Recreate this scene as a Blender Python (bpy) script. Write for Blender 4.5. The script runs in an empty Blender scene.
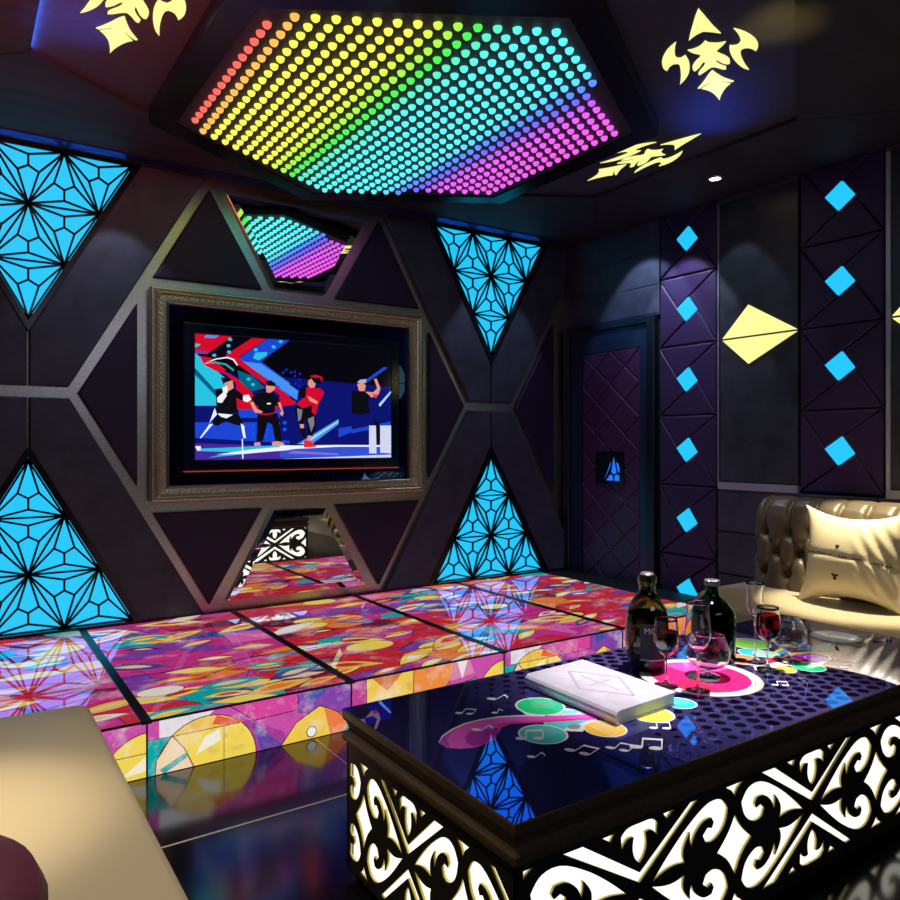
import bpy, bmesh, math, random
from mathutils import Vector, Matrix
random.seed(7)
PI = math.pi
C = bpy.context.scene.collection
H = 1.378            # eye height
EMBLEM=[[(0.0,0.459),(-0.009,0.425),(-0.025,0.363),(-0.042,0.297),(-0.067,0.219),(-0.037,0.244),(0.001,0.27),(0.033,0.255),(0.068,0.221),(0.056,0.273),(0.037,0.342),(0.019,0.405)],[(0.002,0.188),(-0.009,0.165),(-0.029,0.15),(-0.053,0.14),(-0.081,0.138),(-0.066,0.112),(-0.046,0.087),(-0.032,0.067),(-0.049,0.038),(-0.07,0.004),(-0.082,-0.033),(-0.08,-0.078),(-0.07,-0.079),(-0.052,-0.061),(-0.034,-0.027),(-0.024,-0.006),(-0.026,-0.036),(-0.04,-0.068),(-0.062,-0.098),(-0.06,-0.125),(-0.047,-0.122),(-0.022,-0.09),(-0.001,-0.074),(0.016,-0.086),(0.041,-0.111),(0.064,-0.13),(0.065,-0.106),(0.052,-0.079),(0.032,-0.044),(0.025,-0.014),(0.029,-0.005),(0.04,-0.021),(0.055,-0.052),(0.08,-0.08),(0.085,-0.043),(0.077,-0.009),(0.059,0.025),(0.041,0.047),(0.035,0.064),(0.043,0.078),(0.066,0.103),(0.084,0.14),(0.062,0.137),(0.034,0.147),(0.017,0.164)],[(0.001,-0.107),(-0.018,-0.157),(-0.044,-0.212),(-0.084,-0.268),(-0.079,-0.276),(-0.057,-0.265),(-0.023,-0.231),(-0.022,-0.239),(-0.045,-0.267),(-0.067,-0.29),(-0.044,-0.32),(-0.015,-0.391),(0.0,-0.459),(0.008,-0.41),(0.025,-0.348),(0.046,-0.309),(0.07,-0.282),(0.052,-0.263),(0.025,-0.241),(0.025,-0.23),(0.044,-0.242),(0.077,-0.274),(0.088,-0.269),(0.07,-0.24),(0.044,-0.19),(0.019,-0.135)],[(0.121,0.234),(0.132,0.194),(0.141,0.14),(0.142,0.103),(0.134,0.085),(0.118,0.082),(0.1,0.098),(0.093,0.043),(0.095,-0.019),(0.109,-0.089),(0.134,-0.144),(0.162,-0.183),(0.15,-0.123),(0.14,-0.048),(0.137,0.021),(0.144,0.033),(0.163,0.038),(0.183,0.018),(0.198,-0.015),(0.209,0.01),(0.21,0.064),(0.198,0.119),(0.173,0.174),(0.145,0.212)],[(-0.12,0.236),(-0.149,0.204),(-0.18,0.154),(-0.203,0.094),(-0.209,0.034),(-0.198,-0.012),(-0.182,0.019),(-0.164,0.036),(-0.144,0.038),(-0.134,0.019),(-0.134,-0.035),(-0.143,-0.107),(-0.159,-0.182),(-0.132,-0.143),(-0.105,-0.062),(-0.092,0.011),(-0.09,0.065),(-0.094,0.097),(-0.105,0.088),(-0.126,0.085),(-0.138,0.103),(-0.141,0.13),(-0.137,0.171),(-0.129,0.206)]]
PICTURE = [((0.01,0.02,0.25),[(0.0,0.714),(1.059,0.645),(1.059,-0.115),(0.0,-0.079)]),((0.05,0.65,0.85),[(0.0,0.846),(0.0,0.426),(0.099,0.432),(0.186,0.544),(0.135,0.656),(0.049,0.772)]),((0.0,0.2,0.35),[(0.0,0.723),(0.0,0.671),(0.094,0.503),(0.099,0.538)]),((0.75,0.01,0.06),[(0.0,0.994),(0.165,0.995),(0.056,0.843),(0.0,0.836)]),((0.35,0.08,0.4),[(0.0,0.867),(0.069,0.862),(0.054,0.839),(0.0,0.836)]),((0.12,0.4,0.95),[(0.049,0.991),(0.107,0.996),(0.089,0.971),(0.039,0.969)]),((0.05,0.65,0.85),[(0.0,0.915),(0.025,0.914),(0.01,0.89),(0.0,0.889)]),((0.75,0.01,0.06),[(0.02,0.821),(0.074,0.81),(0.14,0.719),(0.104,0.698),(0.039,0.753)]),((0.004,0.004,0.02),[(0.165,0.99),(0.249,0.998),(0.135,0.839),(0.206,0.708),(0.334,0.564),(0.28,0.551),(0.176,0.687),(0.056,0.839)]),((0.0,0.2,0.35),[(0.191,0.725),(0.259,0.686),(0.323,0.591),(0.259,0.558),(0.201,0.635)]),((0.75,0.01,0.06),[(0.259,0.995),(0.329,0.997),(0.196,0.828),(0.444,0.561),(0.444,0.478),(0.135,0.839)]),((0.75,0.01,0.06),[(0.074,0.73),(0.119,0.718),(0.196,0.653),(0.186,0.615),(0.14,0.683)]),((0.75,0.01,0.06),[(0.186,0.661),(0.259,0.548),(0.28,0.44),(0.186,0.436)]),((0.03,0.12,0.75),[(0.334,0.998),(0.444,1.002),(0.302,0.808),(0.444,0.646),(0.444,0.524),(0.199,0.824)]),((0.12,0.4,0.95),[(0.217,0.799),(0.302,0.79),(0.444,0.637),(0.444,0.552),(0.28,0.723)]),((0.05,0.65,0.85),[(0.275,0.878),(0.334,0.89),(0.329,0.857),(0.291,0.816),(0.264,0.831)]),((0.05,0.65,0.85),[(0.168,0.971),(0.162,0.958),(0.152,0.957),(0.147,0.968),(0.152,0.981),(0.162,0.983)]),((0.05,0.65,0.85),[(0.16,0.92),(0.155,0.907),(0.144,0.905),(0.14,0.917),(0.144,0.93),(0.154,0.932)]),((0.05,0.65,0.85),[(0.162,0.869),(0.158,0.856),(0.147,0.855),(0.142,0.867),(0.147,0.88),(0.157,0.881)]),((0.05,0.65,0.85),[(0.288,0.903),(0.283,0.89),(0.272,0.888),(0.267,0.9),(0.272,0.914),(0.282,0.915)]),((0.05,0.65,0.85),[(0.375,0.937),(0.369,0.923),(0.359,0.922),(0.353,0.934),(0.358,0.948),(0.369,0.949)]),((0.05,0.65,0.85),[(0.411,0.986),(0.405,0.972),(0.394,0.971),(0.388,0.983),(0.394,0.997),(0.405,0.998)]),((0.05,0.65,0.85),[(0.095,0.835),(0.09,0.822),(0.08,0.821),(0.075,0.831),(0.08,0.844),(0.089,0.847)]),((0.05,0.65,0.85),[(0.296,0.835),(0.291,0.822),(0.28,0.821),(0.275,0.833),(0.28,0.846),(0.29,0.848)]),((0.05,0.65,0.85),[(0.312,0.855),(0.307,0.842),(0.296,0.841),(0.291,0.853),(0.296,0.866),(0.307,0.868)]),((0.05,0.65,0.85),[(0.275,0.614),(0.27,0.601),(0.259,0.6),(0.254,0.612),(0.258,0.625),(0.269,0.626)]),((0.05,0.65,0.85),[(0.254,0.658),(0.249,0.645),(0.238,0.644),(0.233,0.655),(0.237,0.668),(0.248,0.671)]),((0.95,0.95,1),[(0.03,0.753),(0.089,0.807),(0.144,0.829),(0.176,0.813),(0.194,0.765),(0.188,0.762),(0.17,0.804),(0.144,0.817),(0.091,0.799)]),((0.05,0.5,0.45),[(0.005,0.748),(0.094,0.783),(0.14,0.773),(0.176,0.727),(0.173,0.712),(0.135,0.759),(0.089,0.772)]),((0.03,0.12,0.75),[(0.0,0.296),(0.444,0.309),(0.444,0.13),(0.0,0.174)]),((0.75,0.01,0.06),[(0.18,0.467),(0.291,0.459),(0.444,0.44),(0.444,0.417),(0.186,0.404)]),((0.03,0.12,0.75),[(0.196,0.405),(0.444,0.408),(0.444,0.346),(0.196,0.337)]),((0.75,0.01,0.06),[(0.394,0.558),(0.474,0.485),(0.474,0.439),(0.394,0.424)]),((0.12,0.4,0.95),[(0.394,0.681),(0.488,0.577),(0.481,0.497),(0.394,0.592)]),((0.01,0.02,0.25),[(0.394,0.436),(0.7,0.544),(0.7,0.135),(0.394,0.156)]),((0.12,0.4,0.95),[(0.481,0.123),(0.7,0.345),(0.7,0.298),(0.557,0.123)]),((0.5,0.8,1),[(0.502,0.126),(0.7,0.331),(0.7,0.316),(0.523,0.121)]),((0.03,0.12,0.75),[(0.773,0.254),(0.997,0.331),(0.997,0.301),(0.773,0.218)]),((0.03,0.12,0.75),[(0.7,0.263),(0.773,0.283),(0.773,0.23),(0.7,0.182)]),((0.03,0.12,0.75),[(0.849,0.698),(0.957,0.828),(0.981,0.824),(0.856,0.674)]),((0.03,0.05,0.9),[(0.417,0.728),(0.414,0.719),(0.408,0.718),(0.405,0.727),(0.408,0.735),(0.414,0.736)]),((0.03,0.05,0.9),[(0.433,0.752),(0.431,0.742),(0.424,0.742),(0.421,0.75),(0.424,0.76),(0.43,0.76)]),((0.03,0.05,0.9),[(0.457,0.732),(0.454,0.722),(0.448,0.722),(0.445,0.73),(0.448,0.74),(0.454,0.74)]),((0.03,0.05,0.9),[(0.477,0.739),(0.474,0.73),(0.469,0.729),(0.465,0.738),(0.468,0.747),(0.474,0.748)]),((0.03,0.05,0.9),[(0.477,0.706),(0.474,0.696),(0.469,0.695),(0.465,0.703),(0.468,0.713),(0.474,0.714)]),((0.03,0.05,0.9),[(0.501,0.725),(0.498,0.715),(0.492,0.715),(0.489,0.723),(0.492,0.732),(0.498,0.733)]),((0.03,0.05,0.9),[(0.501,0.673),(0.498,0.665),(0.492,0.664),(0.489,0.672),(0.492,0.681),(0.498,0.682)]),((0.03,0.05,0.9),[(0.48,0.638),(0.478,0.628),(0.472,0.628),(0.469,0.637),(0.471,0.646),(0.478,0.646)]),((0.03,0.05,0.9),[(0.498,0.622),(0.495,0.613),(0.488,0.613),(0.486,0.621),(0.488,0.629),(0.494,0.631)]),((0.03,0.05,0.9),[(0.42,0.303),(0.417,0.294),(0.411,0.294),(0.408,0.302),(0.411,0.311),(0.417,0.311)]),((0.03,0.05,0.9),[(0.427,0.247),(0.423,0.238),(0.417,0.237),(0.415,0.247),(0.417,0.255),(0.423,0.256)]),((0.02,0.15,0.95),[(0.278,0.208),(0.272,0.194),(0.262,0.194),(0.256,0.208),(0.261,0.222),(0.272,0.222)]),((0.02,0.15,0.95),[(0.345,0.241),(0.339,0.227),(0.329,0.227),(0.323,0.241),(0.328,0.255),(0.339,0.256)]),((0.02,0.15,0.95),[(0.339,0.19),(0.334,0.176),(0.323,0.176),(0.317,0.19),(0.323,0.204),(0.333,0.206)]),((0.02,0.15,0.95),[(0.43,0.304),(0.425,0.289),(0.414,0.289),(0.408,0.303),(0.413,0.317),(0.424,0.318)]),((0.02,0.15,0.95),[(0.43,0.248),(0.425,0.233),(0.414,0.233),(0.408,0.247),(0.413,0.262),(0.424,0.262)]),((0.02,0.15,0.95),[(0.275,0.276),(0.27,0.262),(0.259,0.262),(0.254,0.276),(0.258,0.29),(0.269,0.291)]),((0.02,0.15,0.95),[(0.4,0.396),(0.394,0.382),(0.383,0.381),(0.378,0.395),(0.383,0.41),(0.394,0.41)]),((0.12,0.05,0.45),[(0.0,0.13),(0.444,0.107),(0.444,-0.005),(0.0,0.001)]),((0.08,0.15,0.75),[(0.394,0.112),(1.001,0.112),(1.001,0.001),(0.394,0.012)]),((0.35,0.25,0.8),[(0.461,0.067),(0.7,0.041),(0.7,0.027),(0.434,0.045)]),((0.05,0.65,0.85),[(0.01,0.087),(0.444,0.116),(0.444,0.079),(0.054,0.015),(0.176,0.059),(0.015,0.069)]),((0.95,0.95,1),[(0.094,0.041),(0.259,0.08),(0.444,0.107),(0.444,0.074),(0.227,0.045)]),((0.95,0.95,1),[(0.394,0.112),(0.516,0.112),(0.7,0.116),(1.001,0.114),(1.001,0.099),(0.7,0.1),(0.474,0.083),(0.394,0.067)]),((0.7,0.75,1),[(0.599,0.008),(1.001,0.028),(1.001,0.001),(0.394,0.0)]),((0.95,0.95,1),[(0.087,0.413),(0.097,0.361),(0.064,0.294),(0.062,0.28),(0.082,0.289),(0.025,0.169),(0.021,0.174),(0.059,0.271)]),((0.012,0.012,0.02),[(0.084,0.316),(0.109,0.361),(0.165,0.359),(0.191,0.378),(0.217,0.302),(0.211,0.27),(0.176,0.283),(0.135,0.309),(0.099,0.268),(0.076,0.284)]),((0.95,0.95,1),[(0.206,0.292),(0.222,0.275),(0.23,0.171),(0.219,0.174),(0.211,0.238)]),((0.012,0.012,0.02),[(0.089,0.564),(0.125,0.575),(0.17,0.57),(0.186,0.49),(0.191,0.383),(0.125,0.357),(0.097,0.388)]),((0.012,0.012,0.02),[(0.165,0.578),(0.201,0.55),(0.222,0.514),(0.217,0.473),(0.176,0.507)]),((0.95,0.95,1),[(0.217,0.519),(0.243,0.53),(0.256,0.49),(0.238,0.466),(0.217,0.478)]),((0.95,0.95,1),[(0.099,0.37),(0.17,0.362),(0.14,0.331),(0.114,0.344)]),((0.95,0.95,1),[(0.097,0.493),(0.135,0.558),(0.142,0.514),(0.119,0.454),(0.099,0.458)]),((0.85,0.42,0.33),[(0.135,0.629),(0.168,0.641),(0.173,0.579),(0.15,0.551),(0.132,0.585)]),((0.012,0.012,0.02),[(0.114,0.659),(0.15,0.658),(0.168,0.641),(0.135,0.62),(0.125,0.606)]),((0.95,0.95,1),[(0.119,0.575),(0.144,0.594),(0.147,0.541),(0.129,0.523)]),((0.95,0.95,1),[(0.0,0.108),(0.025,0.108),(0.025,0.078),(0.01,0.069)]),((0.95,0.95,1),[(0.211,0.167),(0.216,0.167),(0.219,0.004),(0.213,0.004)]),((0.012,0.012,0.02),[(0.286,0.377),(0.383,0.39),(0.405,0.149),(0.372,0.149),(0.356,0.288),(0.334,0.305),(0.312,0.149),(0.28,0.144)]),((0.012,0.012,0.02),[(0.259,0.512),(0.291,0.546),(0.356,0.555),(0.388,0.503),(0.383,0.446),(0.264,0.44)]),((0.012,0.012,0.02),[(0.256,0.504),(0.286,0.541),(0.361,0.551),(0.394,0.484),(0.372,0.464),(0.369,0.385),(0.291,0.377),(0.286,0.459),(0.264,0.467)]),((0.85,0.42,0.33),[(0.249,0.466),(0.267,0.472),(0.28,0.418),(0.312,0.392),(0.302,0.379),(0.272,0.385)]),((0.85,0.42,0.33),[(0.383,0.474),(0.397,0.474),(0.414,0.383),(0.405,0.355),(0.394,0.382),(0.402,0.4)]),((0.75,0.01,0.06),[(0.291,0.382),(0.334,0.375),(0.378,0.392),(0.378,0.385),(0.334,0.365),(0.291,0.37)]),((0.85,0.42,0.33),[(0.326,0.608),(0.366,0.621),(0.372,0.585),(0.347,0.551),(0.329,0.554)]),((0.012,0.012,0.02),[(0.323,0.641),(0.35,0.656),(0.375,0.631),(0.369,0.607),(0.334,0.61)]),((0.95,0.95,1),[(0.331,0.466),(0.35,0.467),(0.35,0.456),(0.331,0.454)]),((0.85,0.42,0.33),[(0.356,0.14),(0.383,0.149),(0.416,0.13),(0.416,0.112),(0.356,0.108)]),((0.8,0.4,0.7),[(0.27,0.135),(0.296,0.14),(0.302,0.113),(0.27,0.108)]),((0.012,0.012,0.02),[(0.474,0.451),(0.516,0.442),(0.579,0.399),(0.579,0.272),(0.561,0.191),(0.533,0.203),(0.536,0.283),(0.523,0.339),(0.516,0.294),(0.495,0.294),(0.471,0.395)]),((0.3,0.3,0.35),[(0.481,0.429),(0.509,0.418),(0.502,0.338),(0.488,0.316)]),((0.3,0.3,0.35),[(0.536,0.339),(0.568,0.364),(0.571,0.295),(0.554,0.227)]),((0.75,0.01,0.06),[(0.529,0.607),(0.599,0.607),(0.624,0.574),(0.592,0.469),(0.575,0.37),(0.55,0.409),(0.547,0.454),(0.509,0.43),(0.478,0.467),(0.526,0.533)]),((0.012,0.012,0.02),[(0.492,0.577),(0.519,0.629),(0.529,0.613),(0.523,0.521),(0.495,0.52)]),((0.012,0.012,0.02),[(0.547,0.454),(0.561,0.466),(0.557,0.404),(0.533,0.375),(0.519,0.419)]),((0.85,0.42,0.33),[(0.533,0.539),(0.554,0.524),(0.588,0.491),(0.585,0.469),(0.547,0.494)]),((0.85,0.42,0.33),[(0.54,0.671),(0.557,0.689),(0.579,0.652),(0.571,0.611),(0.547,0.608),(0.536,0.637)]),((0.012,0.012,0.02),[(0.547,0.7),(0.592,0.715),(0.614,0.678),(0.599,0.641),(0.571,0.651),(0.557,0.683)]),((0.75,0.01,0.06),[(0.547,0.712),(0.579,0.722),(0.614,0.706),(0.612,0.66),(0.599,0.699),(0.557,0.698)]),((0.012,0.012,0.02),[(0.495,0.26),(0.523,0.26),(0.526,0.18),(0.509,0.18)]),((0.9,0.05,0.08),[(0.516,0.157),(0.547,0.157),(0.585,0.1),(0.516,0.095)]),((0.85,0.42,0.33),[(0.536,0.197),(0.554,0.197),(0.554,0.157),(0.536,0.151)]),((0.85,0.42,0.33),[(0.495,0.294),(0.516,0.294),(0.516,0.26),(0.498,0.26)]),((0.012,0.012,0.02),[(0.773,0.597),(0.818,0.599),(0.871,0.585),(0.867,0.483),(0.879,0.411),(0.818,0.385),(0.773,0.396)]),((0.012,0.012,0.02),[(0.895,0.352),(0.93,0.317),(0.937,0.148),(0.918,0.123),(0.906,0.256)]),((0.85,0.42,0.33),[(0.803,0.658),(0.834,0.678),(0.852,0.649),(0.845,0.601),(0.814,0.599)]),((0.6,0.55,0.65),[(0.802,0.669),(0.818,0.7),(0.856,0.709),(0.852,0.673)]),((0.85,0.42,0.33),[(0.849,0.595),(0.895,0.593),(0.918,0.631),(0.899,0.713),(0.914,0.718),(0.937,0.632),(0.926,0.577),(0.887,0.544)]),((0.8,0.1,0.12),[(0.887,0.574),(0.926,0.577),(0.91,0.539)]),((0.5,0.8,1),[(0.926,0.486),(0.997,0.612),(0.999,0.594),(0.934,0.463)]),((0.75,0.78,0.95),[(0.871,0.291),(0.91,0.292),(0.914,0.039),(0.871,0.04)]),((0.75,0.78,0.95),[(0.935,0.292),(0.999,0.295),(0.999,0.038),(0.935,0.045)])]
PC = [('green', 1.59, 1.792, 0.074, (0.02, 0.62, 0.22)), ('cyan', 1.444, 1.615, 0.067, (0.08, 0.6, 0.58)), ('amber', 1.626, 1.545, 0.059, (0.92, 0.55, 0.03)), ('lime', 1.834, 1.55, 0.066, (0.78, 0.85, 0.02)), ('aqua', 1.991, 1.564, 0.049, (0.03, 0.6, 0.68)), ('green', 2.829, 1.871, 0.08, (0.25, 0.72, 0.06)), ('cyan', 2.724, 1.779, 0.057, (0.03, 0.62, 0.72)), ('mint', 2.745, 1.74, 0.048, (0.45, 0.8, 0.62)), ('orange', 2.599, 1.753, 0.067, (0.85, 0.25, 0.08)), ('violet', 2.853, 1.596, 0.039, (0.45, 0.02, 0.8)), ('red', 2.959, 1.535, 0.055, (0.82, 0.08, 0.1)), ('emerald', 2.721, 1.553, 0.057, (0.02, 0.72, 0.28)), ('yellow', 2.613, 1.584, 0.041, (0.93, 0.72, 0.03)), ('white', 3.252, 1.731, 0.092, (0.75, 0.88, 0.92))]
PP = {'ribbon': [(1.155, 1.728), (1.187, 1.758), (1.238, 1.784), (1.298, 1.801), (1.358, 1.8), (1.416, 1.788), (1.475, 1.763), (1.544, 1.718), (1.7, 1.644), (1.667, 1.612), (1.511, 1.681), (1.473, 1.699), (1.419, 1.728), (1.379, 1.723), (1.331, 1.688), (1.304, 1.659), (1.259, 1.65), (1.22, 1.648), (1.18, 1.663), (1.154, 1.691)], 'ribbon_rim': [(1.153, 1.728), (1.188, 1.764), (1.241, 1.792), (1.301, 1.809), (1.361, 1.808), (1.42, 1.797), (1.481, 1.77), (1.55, 1.725), (1.529, 1.701), (1.461, 1.746), (1.345, 1.783), (1.226, 1.768)], 'ribbon_dark': [(1.242, 1.723), (1.278, 1.746), (1.326, 1.739), (1.369, 1.723), (1.331, 1.688), (1.304, 1.659), (1.259, 1.65), (1.225, 1.655), (1.22, 1.686)], 'ribbon_pur': [(1.155, 1.728), (1.187, 1.758), (1.232, 1.776), (1.187, 1.735), (1.163, 1.683), (1.153, 1.708)], 'ribbon_hot': [(1.367, 1.747), (1.429, 1.74), (1.483, 1.71), (1.675, 1.62), (1.664, 1.61), (1.473, 1.698), (1.419, 1.727), (1.373, 1.721)], 'cyan_tail': [(1.508, 1.685), (1.564, 1.666), (1.634, 1.638), (1.653, 1.62), (1.603, 1.615), (1.529, 1.613), (1.492, 1.589), (1.431, 1.583)], 'green_tail': [(1.64, 1.831), (1.617, 1.739), (1.664, 1.699), (1.642, 1.677), (1.572, 1.723), (1.557, 1.807)], 'white1': [(1.629, 1.76), (1.665, 1.708), (1.67, 1.614), (1.592, 1.589), (1.554, 1.565), (1.514, 1.598), (1.535, 1.642), (1.611, 1.653), (1.562, 1.711), (1.502, 1.759), (1.513, 1.807), (1.531, 1.777)], 'ring_eye': [(1.541, 1.618), (1.575, 1.624), (1.586, 1.601), (1.557, 1.587), (1.537, 1.6)], 'blue': [(2.731, 1.715), (2.817, 1.732), (2.938, 1.742), (3.02, 1.715), (3.093, 1.694), (3.18, 1.692), (3.027, 1.646), (2.95, 1.663), (2.907, 1.711), (2.788, 1.702), (2.717, 1.701)], 'yel': [(2.788, 1.739), (2.857, 1.756), (2.98, 1.767), (2.979, 1.741), (2.863, 1.735), (2.764, 1.718)], 'redband': [(2.639, 1.682), (2.699, 1.696), (2.779, 1.684), (2.817, 1.652), (2.799, 1.601), (2.734, 1.598), (2.728, 1.659), (2.651, 1.659)], 'orangearc': [(2.742, 1.692), (2.857, 1.694), (2.956, 1.654), (2.993, 1.593), (3.002, 1.563), (2.954, 1.577), (2.925, 1.637), (2.837, 1.67), (2.727, 1.671)], 'violetband': [(2.798, 1.671), (2.851, 1.661), (2.905, 1.626), (2.914, 1.596), (2.846, 1.593), (2.808, 1.618), (2.818, 1.647)], 'whiteband': [(2.576, 1.69), (2.686, 1.651), (2.761, 1.614), (2.796, 1.565), (2.879, 1.56), (2.924, 1.59), (2.925, 1.637), (2.954, 1.606), (2.913, 1.561), (2.79, 1.539), (2.729, 1.601), (2.609, 1.604), (2.519, 1.641)], 'magband': [(2.588, 1.716), (2.684, 1.698), (2.713, 1.668), (2.605, 1.66), (2.547, 1.676)]}
# ------------------------------------------------------------------ helpers
def lin(r, g, b):
    f = lambda c: c/12.92 if c <= .04045 else ((c+.055)/1.055)**2.4
    return (f(r/255), f(g/255), f(b/255))

MATS = {}
def mat(name, base=(.5, .5, .5), rough=.5, metal=0., emit=None, strength=0., ior=1.5, tint=None,
        coat=0., coat_rough=.03, trans=0., noise=None, bump=None, alpha=1., sheen=0.):
    """noise=(scale, amount, stretch) brightness mottling; bump=(scale, strength)"""
    if name in MATS: return MATS[name]
    m = bpy.data.materials.new(name); m.use_nodes = True
    nt = m.node_tree; b = nt.nodes['Principled BSDF']
    b.inputs['Base Color'].default_value = (*base, 1)
    b.inputs['Roughness'].default_value = rough
    b.inputs['Metallic'].default_value = metal
    b.inputs['IOR'].default_value = ior
    b.inputs['Coat Weight'].default_value = coat
    b.inputs['Coat Roughness'].default_value = coat_rough
    b.inputs['Transmission Weight'].default_value = trans
    b.inputs['Alpha'].default_value = alpha
    b.inputs['Sheen Weight'].default_value = sheen
    if tint: b.inputs['Specular Tint'].default_value = (*tint, 1)
    if emit:
        b.inputs['Emission Color'].default_value = (*emit, 1)
        b.inputs['Emission Strength'].default_value = strength
    if noise or bump:
        tc = nt.nodes.new('ShaderNodeTexCoord')
    if noise:
        sc, am, st = noise
        mp = nt.nodes.new('ShaderNodeMapping'); mp.inputs['Scale'].default_value = st
        nt.links.new(tc.outputs['Object'], mp.inputs['Vector'])
        n = nt.nodes.new('ShaderNodeTexNoise'); n.inputs['Scale'].default_value = sc
        n.inputs['Detail'].default_value = 6; n.inputs['Roughness'].default_value = .65
        nt.links.new(mp.outputs[0], n.inputs['Vector'])
        r = nt.nodes.new('ShaderNodeValToRGB')
        r.color_ramp.elements[0].position = .3; r.color_ramp.elements[1].position = .72
        r.color_ramp.elements[0].color = (*[c*(1-am) for c in base], 1)
        r.color_ramp.elements[1].color = (*[min(1, c*(1+am)) for c in base], 1)
        nt.links.new(n.outputs['Fac'], r.inputs['Fac'])
        nt.links.new(r.outputs['Color'], b.inputs['Base Color'])
    if bump:
        n2 = nt.nodes.new('ShaderNodeTexNoise'); n2.inputs['Scale'].default_value = bump[0]
        n2.inputs['Detail'].default_value = 4
        nt.links.new(tc.outputs['Object'], n2.inputs['Vector'])
        bp = nt.nodes.new('ShaderNodeBump'); bp.inputs['Strength'].default_value = bump[1]
        bp.inputs['Distance'].default_value = .01
        nt.links.new(n2.outputs['Fac'], bp.inputs['Height'])
        nt.links.new(bp.outputs[0], b.inputs['Normal'])
    MATS[name] = m
    return m

def attr_mat(name, emit_strength=0., rough=.05, ior=1.5, tint=None, coat=0., wash=0., wash_scale=6., stretch=(1, 1, 1)):
    """colour comes from the mesh's own colour attribute 'col' (printed or stained colours)"""
    if name in MATS: return MATS[name]
    m = bpy.data.materials.new(name); m.use_nodes = True
    nt = m.node_tree; b = nt.nodes['Principled BSDF']
    at = nt.nodes.new('ShaderNodeAttribute'); at.attribute_name = 'col'
    out = at.outputs['Color']
    if wash:
        tc = nt.nodes.new('ShaderNodeTexCoord')
        mp = nt.nodes.new('ShaderNodeMapping'); mp.inputs['Scale'].default_value = stretch
        nt.links.new(tc.outputs['Object'], mp.inputs['Vector'])
        prev = out
        for k, (sc, c2, lo, hi, fac) in enumerate(((wash_scale, (1, .95, .9), .52, .8, wash),
                                                   (wash_scale*1.7, (.12, .01, .12), .55, .85, wash*.8),
                                                   (wash_scale*4, (.9, .25, .02), .55, .8, wash*.45))):
            n = nt.nodes.new('ShaderNodeTexNoise'); n.inputs['Scale'].default_value = sc
            n.inputs['Detail'].default_value = 5; n.inputs['Roughness'].default_value = .7
            n.noise_dimensions = '4D'; n.inputs['W'].default_value = k*7.3
            nt.links.new(mp.outputs[0], n.inputs['Vector'])
            mr = nt.nodes.new('ShaderNodeMapRange'); mr.inputs[1].default_value = lo; mr.inputs[2].default_value = hi
            mr.inputs[3].default_value = 0; mr.inputs[4].default_value = fac
            nt.links.new(n.outputs['Fac'], mr.inputs[0])
            mx = nt.nodes.new('ShaderNodeMix'); mx.data_type = 'RGBA'
            nt.links.new(mr.outputs[0], mx.inputs[0]); nt.links.new(prev, mx.inputs[6])
            mx.inputs[7].default_value = (*c2, 1)
            prev = mx.outputs[2]
        out = prev
    b.inputs['Roughness'].default_value = rough; b.inputs['IOR'].default_value = ior
    b.inputs['Coat Weight'].default_value = coat; b.inputs['Coat Roughness'].default_value = .02
    if tint: b.inputs['Specular Tint'].default_value = (*tint, 1)
    if emit_strength:
        b.inputs['Base Color'].default_value = (.01, .01, .01, 1)
        nt.links.new(out, b.inputs['Emission Color']); b.inputs['Emission Strength'].default_value = emit_strength
    else:
        nt.links.new(out, b.inputs['Base Color'])
    MATS[name] = m
    return m

def tag(o, label=None, cat=None, group=None, kind=None):
    if label: o['label'] = label
    if cat: o['category'] = cat
    if group: o['group'] = group
    if kind: o['kind'] = kind
    return o
def thing(name, label, cat, loc=(0, 0, 0), group=None):
    o = bpy.data.objects.new(name, None); C.objects.link(o); o.location = loc
    o.empty_display_size = .1
    return tag(o, label, cat, group)
def wipe(bm):
    bmesh.ops.recalc_face_normals(bm, faces=bm.faces)
def obj(name, bm, material, parent=None, smooth=False, kind=None, world=True):
    """link bm as one mesh; bm is in world coordinates, re-based to its own parent's position"""
    if world and parent is not None:
        loc = parent.matrix_basis.translation.copy(); p = parent.parent
        while p is not None: loc += p.matrix_basis.translation; p = p.parent
        for v in bm.verts: v.co -= loc
    me = bpy.data.meshes.new(name)
    if smooth:
        for f in bm.faces: f.smooth = True
    bm.to_mesh(me); bm.free()
    o = bpy.data.objects.new(name, me); C.objects.link(o)
    if material is not None:
        for mm in (material if isinstance(material, (list, tuple)) else [material]): me.materials.append(mm)
    if parent is not None: o.parent = parent
    if kind: o['kind'] = kind
    return o
def solo(name, bm, material, label, cat, group=None, smooth=False, loc=None):
    """a thing that is one mesh: put its origin at its base"""
    xs = [v.co.x for v in bm.verts]; ys = [v.co.y for v in bm.verts]; zs = [v.co.z for v in bm.verts]
    l = Vector(((min(xs)+max(xs))/2, (min(ys)+max(ys))/2, min(zs)))
    for v in bm.verts: v.co -= l
    o = obj(name, bm, material, None, smooth); o.location = l
    return tag(o, label, cat, group)

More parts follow.
